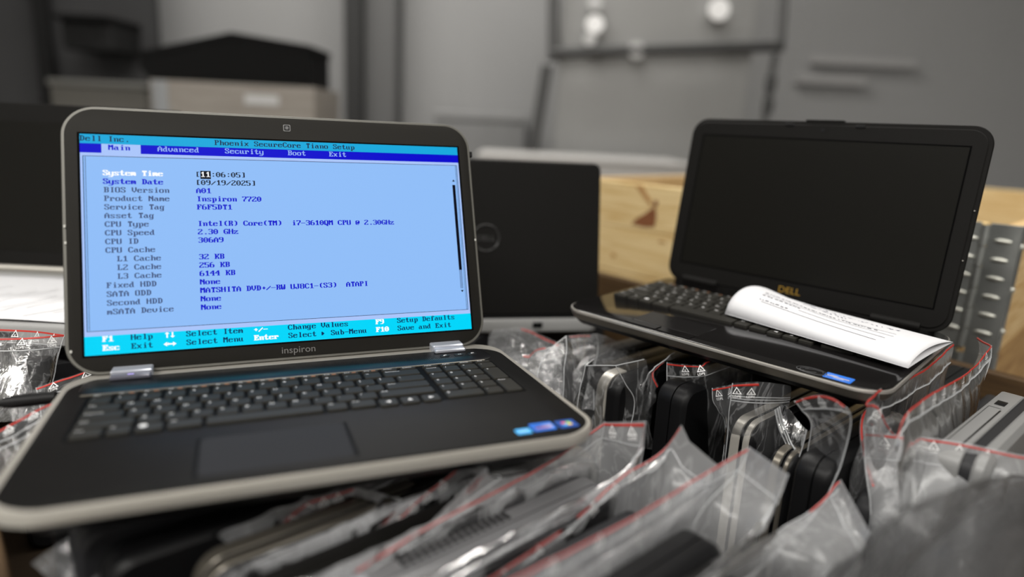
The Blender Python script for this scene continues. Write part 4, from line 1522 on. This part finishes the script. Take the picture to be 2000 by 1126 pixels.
bag('clear stiff bag with a level red top edge over the all black laptop',
    [[P(1303, 707, -.422), P(1340, 711, -.400), P(1369, 712, -.384), P(1382, 703, -.382), P(1440, 698, -.378)],
     [P(1303, 733, -.421), P(1340, 736, -.399), P(1375, 734, -.378), P(1410, 722, -.374), P(1460, 705, -.372)],
     [P(1303, 770, -.420), P(1340, 778, -.398), P(1392, 775, -.374), P(1425, 760, -.370), P(1470, 745, -.368)],
     [P(1301, 850, -.420), P(1340, 855, -.397), P(1395, 850, -.373), P(1425, 830, -.370), P(1470, 815, -.368)],
     [P(1299, 980, -.420), P(1340, 980, -.397), P(1395, 970, -.373), P(1425, 950, -.370), P(1470, 925, -.368)]],
    FILMN, .0022, 14, marks=2, stripe_u=(0, 3), mark_u=(.4, 2.4), seams=(0,))
bag('clear bag with its red flap bent left, over the laptop with two silver bands',
    [[P(1391, 758, -.345), P(1430, 750, -.325), P(1431, 748, -.322), P(1482, 745, -.300), P(1545, 752, -.286)],
     [P(1392, 785, -.345), P(1424, 782, -.326), P(1428, 780, -.322), P(1482, 786, -.300), P(1545, 785, -.286)],
     [P(1402, 806, -.344), P(1421, 812, -.327), P(1424, 812, -.324), P(1486, 830, -.294), P(1540, 812, -.284)],
     [P(1415, 830, -.342), P(1417, 860, -.328), P(1419, 870, -.326), P(1486, 880, -.292), P(1545, 860, -.282)],
     [P(1408, 950, -.342), P(1410, 960, -.328), P(1412, 960, -.326), P(1486, 980, -.292), P(1540, 960, -.282)]],
    FILM, .003, 15, marks=4, stripe_u=(0, 3), mark_u=(0, 3), seams=(0, 2), zips=(1.0, .86, .74), zip_u=(2, 4), sharp=(1, 2))
bag('twisted clear bag mouth hanging between the two banded laptop and the hanging bag',
    [[P(1512, 800, -.283), P(1520, 838, -.278), P(1538, 872, -.270), P(1557, 906, -.252)],
     [P(1532, 790, -.280), P(1542, 828, -.274), P(1556, 855, -.262), P(1568, 880, -.250)],
     [P(1545, 800, -.276), P(1558, 820, -.268), P(1572, 835, -.256), P(1580, 840, -.248)]],
    FILMN, .003, 16, stripe=False, zips=(.05, .3, .5), seams=(3,), freq=30)
bag('clear hanging bag with an arched red edge, below the black laptop\'s blue sticker',
    [[P(1552, 783, -.252), P(1575, 774, -.240), P(1600, 770, -.228), P(1625, 776, -.214), P(1652, 796, -.200)],
     [P(1566, 800, -.248), P(1582, 797, -.238), P(1605, 798, -.226), P(1630, 801, -.212), P(1660, 810, -.199)],
     [P(1580, 830, -.245), P(1590, 830, -.236), P(1610, 838, -.224), P(1635, 842, -.210), P(1660, 838, -.199)],
     [P(1578, 880, -.244), P(1590, 885, -.235), P(1608, 890, -.223), P(1630, 895, -.211), P(1648, 885, -.201)],
     [P(1556, 990, -.246), P(1570, 990, -.237), P(1585, 990, -.228), P(1600, 985, -.216), P(1612, 970, -.206)]],
    FILMN, .003, 17, marks=3, stripe_u=(0, 3.9), mark_u=(0.2, 4), seams=(0, 4))
# ---- crumpled bags between the lit laptop and the one turned away
D = pd
bag('flat crumpled clear bag with a slanting red line, in front of the turned away laptop',
    [[D(960, 642, .99), D(1020, 638, .985), D(1085, 665, .95), D(1130, 690, .93)],
     [D(955, 655, .96), D(1005, 655, .95), D(1065, 688, .92), D(1112, 715, .90)],
     [D(950, 690, .90), D(1000, 700, .88), D(1060, 730, .87), D(1105, 760, .86)],
     [D(945, 760, .84), D(1000, 770, .83), D(1060, 800, .82), D(1100, 830, .81)]],
    FILMR, .007, 20, freq=26, mouthamp=.5, stripe_u=(1, 2.2))
bag('crumpled clear bag pushed against the rear right corner of the lit laptop',
    [[D(945, 712, .90), D(1022, 692, .89), D(1062, 680, .88), D(1090, 672, .87)],
     [D(948, 730, .87), D(1020, 712, .86), D(1064, 702, .85), D(1095, 696, .85)],
     [D(950, 770, .83), D(1025, 760, .82), D(1070, 750, .81), D(1100, 745, .81)],
     [D(960, 830, .80), D(1030, 830, .79), D(1075, 830, .78), D(1105, 830, .78)]],
    FILMR, .008, 21, freq=28, mouthamp=.5, stripe_u=(1, 2.2), zips=())
bag('upright clear bag corner with pale edges, right beside the lit laptop\'s keyboard side',
    [[D(1046, 760, .80), D(1054, 712, .81), D(1075, 680, .82), D(1106, 655, .83), D(1150, 650, .88)],
     [D(1056, 775, .79), D(1066, 722, .80), D(1085, 692, .81), D(1106, 678, .82), D(1148, 672, .87)],
     [D(1062, 800, .78), D(1076, 760, .79), D(1090, 740, .80), D(1104, 730, .80), D(1145, 720, .85)],
     [D(1066, 850, .77), D(1080, 840, .78), D(1092, 830, .78), D(1100, 825, .79), D(1140, 820, .83)]],
    FILM, .003, 22, seams=(3,), zips=(0.02,), zip_u=(0, 3), stripe=False, freq=26, sharp=(3,))
bag('loose clear bag with a curved pale edge under the left end of the black laptop',
    [[D(1112, 655, .93), D(1165, 652, .92), D(1215, 668, .90), D(1260, 690, .89)],
     [D(1118, 675, .90), D(1168, 680, .88), D(1215, 695, .87), D(1255, 710, .87)],
     [D(1120, 720, .86), D(1160, 725, .85), D(1200, 740, .84), D(1240, 750, .84)],
     [D(1120, 800, .82), D(1160, 800, .81), D(1200, 810, .81), D(1235, 815, .81)]],
    FILMR, .005, 23, zips=(), stripe_u=(0, .8), seams=(1,), freq=26)
# ---- left hand cluster
bag('clear bag with an open red rimmed loop mouth at the left edge of the photo',
    [[D(-45, 640, .745), D(62, 645, .738), D(127, 653, .716), D(62, 658, .700), D(-45, 662, .700)],
     [D(-45, 668, .74), D(62, 670, .735), D(118, 678, .712), D(60, 683, .694), D(-45, 686, .694)],
     [D(-45, 720, .73), D(62, 722, .725), D(104, 726, .705), D(55, 735, .682), D(-45, 738, .682)],
     [D(-45, 820, .70), D(62, 820, .69), D(90, 815, .675), D(50, 822, .66), D(-45, 825, .66)]],
    FILM, .003, 31, marks=7, seams=(2,), mouthamp=.12, stripe_lev=.02, sharp=(2,))
bag('clear bag with a red line just left of the lit laptop\'s hinge corner',
    [[D(70, 756, .665), D(135, 734, .675), D(200, 712, .69)],
     [D(74, 775, .655), D(138, 755, .665), D(200, 735, .68)],
     [D(78, 800, .645), D(140, 785, .655), D(200, 770, .67)],
     [D(85, 850, .635), D(145, 840, .645), D(200, 830, .66)]],
    FILM, .003, 25, marks=2, seams=(0,))
bag('clear bag with a rising red line at the left edge, below the black plug',
    [[D(-60, 866, .575), D(10, 832, .585), D(75, 797, .595), D(130, 775, .61)],
     [D(-60, 890, .565), D(15, 855, .575), D(85, 815, .585), D(140, 795, .60)],
     [D(-60, 940, .55), D(20, 915, .56), D(95, 880, .57), D(150, 850, .585)],
     [D(-60, 1020, .53), D(25, 1000, .54), D(100, 970, .55), D(160, 930, .565)]],
    FILM, .004, 26, marks=4, zips=(1.0, 1.3))
bag('dull crumpled bag at the bottom left, below the lit laptop\'s front corner',
    [[D(60, 1100, .475), D(130, 1050, .485), D(205, 1018, .495), D(290, 1012, .50), D(352, 1022, .505)],
     [D(80, 1115, .465), D(150, 1075, .475), D(215, 1050, .482), D(290, 1046, .487), D(348, 1050, .49)],
     [D(105, 1150, .455), D(170, 1125, .465), D(232, 1100, .472), D(290, 1100, .476), D(342, 1100, .48)],
     [D(125, 1240, .455), D(185, 1210, .465), D(238, 1200, .472), D(290, 1190, .476), D(338, 1190, .48)]],
    FILMR, .006, 27, stripe=False, zips=(), seams=(1, 3), freq=30)

# black power plug in the lit laptop's left side, and a dark adapter seen through the bag
m = MB()
q = [Vector(pd(px_, py__, dd)) for px_, py__, dd in ((-80, 796, .585), (0, 787, .592), (60, 780, .600), (110, 775, .606))]
m.tube(q[:3], 0.0034, 0, 12)
pc = m.build('cable', BLACK, None)
pcm = thing('power_plug', 'black power plug and cable reaching the lit laptop\'s left side from the photo\'s edge', 'plug', Matrix.Translation(q[2]))
pc.parent = pcm
pc.matrix_parent_inverse = pcm.matrix_world.inverted()
m = MB()
m.tube([q[1] + (q[2] - q[1]) * .1, q[1] + (q[2] - q[1]) * .4, q[2], q[3]], [0.0045, 0.0058, 0.0060, 0.0055], 0, 14)
o = m.build('plug_body', BLACK, pcm)
o.matrix_parent_inverse = pcm.matrix_world.inverted()
bx = frame(np.array([1, 0.1, 0]), np.array([-0.1, 1, 0.0]), (0, 0, 1), pd(82, 732, .715))
ad = thing('adapter_plug', 'black plastic adapter showing through the red rimmed bag at the left', 'plug', bx)
m = MB()
m.bevbox(-0.010, 0.010, -0.008, 0.008, -0.006, 0.020, 0.002)
m.build('body', BLACK, ad)
m = MB()
m.bevbox(-0.010, -0.003, -0.004, 0.004, -0.030, -0.006, 0.001)
m.build('tail', BLACK, ad)

# ===================== the hall behind (out of focus)
WALLL = mat('wall_paint_light', (0.62, 0.61, 0.60), 0.8, 0, 0.2, var=(1.2, 0.05))
WALL = mat('wall_paint', (0.30, 0.30, 0.30), 0.8, 0, 0.2, var=(1.2, 0.06))
WALLD = mat('wall_dark', (0.045, 0.045, 0.046), 0.85, 0, 0.1, var=(2.0, 0.15))
FLOORM = mat('concrete_floor', (0.33, 0.33, 0.32), 0.6, 0, 0.3, var=(3.0, 0.15), bump=(40, 0.1))
GREYPANEL = mat('grey_panel', (0.27, 0.27, 0.265), 0.6, var=(3, 0.06))
FRAMEG = mat('frame_dark_grey', (0.035, 0.035, 0.035), 0.5)
FRAMEM = mat('frame_mid_grey', (0.085, 0.085, 0.085), 0.5)
PALEB = mat('pale_board', (0.42, 0.41, 0.40), 0.8)
YW = 4.7
m = MB()
m.box(-7, 9, -3.5, YW + 0.2, -0.1, 0.0)
struct(m.build('floor', FLOORM, None, smooth=False))
m = MB()
m.box(-7, 9, YW, YW + 0.15, 0.0, 3.95)
struct(m.build('wall_back', WALL, None, smooth=False))
m = MB()
m.box(-7.15, -7, -3.5, YW + 0.15, 0, 3.95)
struct(m.build('wall_left', WALLL, None, smooth=False))
m = MB()
m.box(9, 9.15, -3.5, YW + 0.15, 0, 3.95)
struct(m.build('wall_right', WALLL, None, smooth=False))
m = MB()
m.box(-7, 9, -3.65, -3.5, 0, 3.95)
struct(m.build('wall_front', WALLL, None, smooth=False))
m = MB()
m.box(-7.15, 9.15, -3.65, YW + 0.15, 3.95, 4.05)
struct(m.build('ceiling', mat('ceiling_paint', (0.75, 0.75, 0.74), 0.9), None, smooth=False))


def X(px_, py__, Y):
    return py_(px_, py__, Y)


# dark partition with a cupboard at the far left
a, b_ = X(-500, 100, 4.2), X(306, 100, 4.2)
m = MB()
m.box(a[0], b_[0], 4.2, 4.26, 0.0, 2.6)
t = thing('partition', 'dark grey partition panel in the blurred far left background', 'partition', Matrix.Translation((0, 0, 0)))
m.build('panel', WALLD, t, smooth=False)
a, b_ = X(66, 60, 4.1), X(86, 60, 4.1)
m = MB()
m.box(a[0], b_[0] + .02, 4.1, 4.15, 0.0, 2.55)
m.build('post', mat('post_dark', (0.012, 0.012, 0.012), 0.8, 0, 0.1), t, smooth=False)
a, b_ = X(122, 95, 3.9), X(214, 32, 3.9)
t = thing('wall_box', 'dark box mounted on the partition in the blurred upper left', 'box', Matrix.Translation((0, 0, 0)))
m = MB()
m.bevbox(a[0], b_[0], 3.9, 4.2, a[2], b_[2] - .03, 0.01)
m.build('housing', mat('housing_dark', (0.016, 0.016, 0.016), 0.8, 0, 0.1), t)
m = MB()
m.bevbox(a[0] - .01, b_[0] + .01, 3.85, 4.2, b_[2] - .03, b_[2], 0.008)
m.build('cover', mat('cover_black', (0.007, 0.007, 0.007), 0.8, 0, 0.1), t)
# far stack of collars with a black lid-like bin on it
Y = 2.95
a, b_ = X(292, 156, Y), X(614, 169, Y)
x0, x1, zt = a[0], b_[0], (a[2] + b_[2]) / 2
TAN = wood('far_pine', (0.30, 0.275, 0.245), (0.24, 0.215, 0.19), 0)
for k in range(2):
    t = thing('pallet_collar', ['blurred pale collar under the black bin in the background, with a white label', 'blurred pale collar second down under the black bin'][k], 'crate collar', Matrix.Translation((0, 0, 0)))
    z1 = zt - 0.2 * k
    for j in range(2):
        for (p, q_, r_, s_) in ((x0, x1, Y, Y + .02), (x0, x1, Y + .38, Y + .40), (x0, x0 + .02, Y + .02, Y + .38), (x1 - .02, x1, Y + .02, Y + .38)):
            m = MB()
            m.bevbox(p, q_, r_, s_, z1 - .0985 - .0995 * j, z1 - .0995 * j, .001)
            m.build('plank', TAN, t)
    m = MB()
    m.bevbox(x0 + .01, x0 + .075, Y - .004, Y - .0005, z1 - .195, z1 - .004, .001)
    m.build('hinge_plate', mat('far_steel', (0.30, 0.31, 0.32), 0.45, 0.4), t)
    if k == 0:
        c, d_ = X(478, 184, Y), X(545, 206, Y)
        m = MB()
        m.bevbox(c[0], d_[0], Y - .003, Y - .0005, d_[2], c[2], .0005)
        m.build('label_plate', mat('white_label', (0.5, 0.5, 0.5), 0.7), t)
# the rest of the stack down to the floor
m = MB()
m.box(x0, x1, Y, Y + .4, 0.0, zt - .4005)
o = m.build('wooden_crate', TAN, None, smooth=False)
tag(o, 'lower wooden crate carrying the pale collars in the background', 'crate')
t = thing('bin', 'blurred black bin with a low peaked top on the far crate', 'bin', Matrix.Translation((0, 0, 0)))
xs = [X(272, 105, Y)[0], X(450, 62, Y)[0], X(602, 88, Y)[0]]
zs = [X(272, 100, Y)[2], X(450, 62, Y)[2], X(602, 88, Y)[2]]
m = MB()
poly = [(xs[0] + .03, zt + .002), (xs[2], zt + .002), (xs[2], zs[2] - .02), (xs[1], zs[1] - .02), (xs[0], zs[0] - .02), (xs[0] - .01, zt + .05)]
BKM = mat('bin_black', (0.0065, 0.0065, 0.0065), 0.8, 0, 0.1)
FZ = frame((1, 0, 0), (0, 0, 1), (0, -1, 0), (0, Y + .31, 0))
m.prism(poly, 0, .30, 0, FZ)
m.build('body', BKM, t, smooth=False)
m = MB()
m.prism([(xs[0] - .008, zs[0] - .025), (xs[1], zs[1] - .025), (xs[2] + .006, zs[2] - .025), (xs[2] + .006, zs[2]), (xs[1], zs[1]), (xs[0] - .008, zs[0])], -.005, .305, 0, FZ)
m.build('lid', BKM, t, smooth=False)
# low tan box left of it
a, b_ = X(96, 165, 3.4), X(286, 240, 3.4)
t = thing('crate', 'blurred dark tan crate in the far left background', 'crate', Matrix.Translation((0, 0, 0)))
m = MB()
m.bevbox(a[0], b_[0], 3.4, 3.85, 0.0, a[2], .006)
m.build('body', mat('far_tan', (0.085, 0.08, 0.07), 0.8), t)
m = MB()
m.bevbox(a[0] - .01, b_[0] + .01, 3.39, 3.86, a[2], a[2] + .03, .006)
m.build('lid', mat('far_tan_lid', (0.10, 0.098, 0.09), 0.8), t)
# column and dark gap
a, b_ = X(672, 100, 4.3), X(706, 100, 4.3)
m = MB()
m.box(a[0], b_[0], 4.3, 4.66, 0.0, 3.9)
struct(m.build('trim_1', mat('post_black', (0.018, 0.018, 0.018), 0.7), None, smooth=False))
a, b_ = X(700, 100, 4.36), X(770, 100, 4.36)
m = MB()
m.box(a[0], b_[0], 4.40, 4.66, 0.0, 3.9)
struct(m.build('column_shade_strip', mat('column_shade_grey', (0.11, 0.11, 0.11), 0.8), None, smooth=False))  # darker grey strip paints in the column's soft shading gradient
# wrapped board on a tubular stand
Y = 3.6
t = thing('display_board', 'blurred grey board with a dark tubular frame and added discs for lamp reflections, right background', 'board', Matrix.Translation((0, 0, 0)))
a, b_ = X(1078, 280, Y), X(1512, -140, Y)
m = MB()
m.bevbox(a[0] + .01, b_[0] - .02, Y + .03, Y + .06, a[2] - .12, b_[2] + .2, .005)
m.build('panel', GREYPANEL, t)


def bar(name, p, q_, r, mt, Yo=0.0):
    m = MB()
    A, B_ = X(*p, Y), X(*q_, Y)
    A[1] += Yo
    B_[1] += Yo
    m.tube([A, B_], r, 0, 12)
    m.build(name, mt, t)


bar('upright', (1080, 118), (1082, -160), .030, FRAMEM)
bar('upright', (1524, 100), (1540, -160), .022, FRAMEM)
bar('crossbar', (1076, 105), (1524, 92), .026, FRAMEG, -.03)
m = MB()
m.tube([X(1068, 128, Y), X(1062, 165, Y), X(1054, 215, Y), X(1042, 290, Y), X(1034, 420, Y)], .030, 0, 12)
m.build('leg', mat('leg_grey', (0.06, 0.06, 0.06), 0.5), t)
m = MB()
m.tube([X(1515, 105, Y), X(1508, 140, Y), X(1500, 200, Y), X(1492, 240, Y), X(1480, 420, Y)], .018, 0, 12)
m.build('leg', FRAMEM, t)
for px_, py__ in ((1501, 165), (1496, 207)):
    m = MB()
    c = X(px_, py__, Y)
    m.tube([c - np.array([0, .03, .035]), c + np.array([0, -.03, .035])], .026, 0, 12)
    m.build('clamp', FRAMEG, t)
GLINT = mat('glint_white', (0.92, 0.92, 0.92), 0.4)  # white and pale discs added in place of blurred lamp reflections
GLINT2 = mat('glint_pale', (0.5, 0.5, 0.5), 0.4)
for px_, py__, r, mt in ((1162, 47, 17, GLINT), (1405, 18, 20, GLINT), (1243, 98, 16, GLINT2), (1162, 5, 14, GLINT2), (1152, 76, 12, GLINT2)):
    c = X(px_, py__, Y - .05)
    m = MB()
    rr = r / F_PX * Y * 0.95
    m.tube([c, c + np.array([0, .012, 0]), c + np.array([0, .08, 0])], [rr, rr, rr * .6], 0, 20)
    m.build('lamp_glint_disc', mt, t)
# pale boards low behind the turned away laptop
a, b_ = X(935, 298, 3.0), X(1345, 340, 3.0)
t = thing('box', 'pale flat box low in the background behind the turned away laptop', 'box', Matrix.Translation((0, 0, 0)))
m = MB()
m.bevbox(a[0], b_[0], 3.0, 3.5, 0.0, a[2] - .02, .006)
m.build('body', PALEB, t)
m = MB()
m.bevbox(a[0] - .01, b_[0] + .01, 2.99, 3.51, a[2] - .02, a[2], .006)
m.build('lid', PALEB, t)
a, b_ = X(850, 215, 4.3), X(1025, 300, 4.3)
t = thing('box', 'grey box in the blurred middle background, left of the board\'s leg', 'box', Matrix.Translation((0, 0, 0)))
m = MB()
m.bevbox(a[0], b_[0], 4.3, 4.65, 0.0, a[2] - .05, .01)
m.build('body', mat('far_grey', (0.2, 0.2, 0.2), 0.8), t)
m = MB()
m.bevbox(a[0] - .01, b_[0] + .01, 4.29, 4.66, a[2] - .05, a[2], .01)
m.build('lid', mat('far_grey_lid', (0.24, 0.24, 0.24), 0.8), t)
for nme, p0, p1 in (('trim_3', (1590, 122), (1800, 108)), ('trim_4', (1560, 160), (1700, 148))):
    a, b_ = X(*p0, 4.6), X(*p1, 4.6)
    m = MB()
    m.box(a[0], b_[0], 4.64, 4.7, a[2], a[2] + .05)
    struct(m.build(nme, mat('rail_grey', (0.36, 0.355, 0.355), 0.8), None, smooth=False))
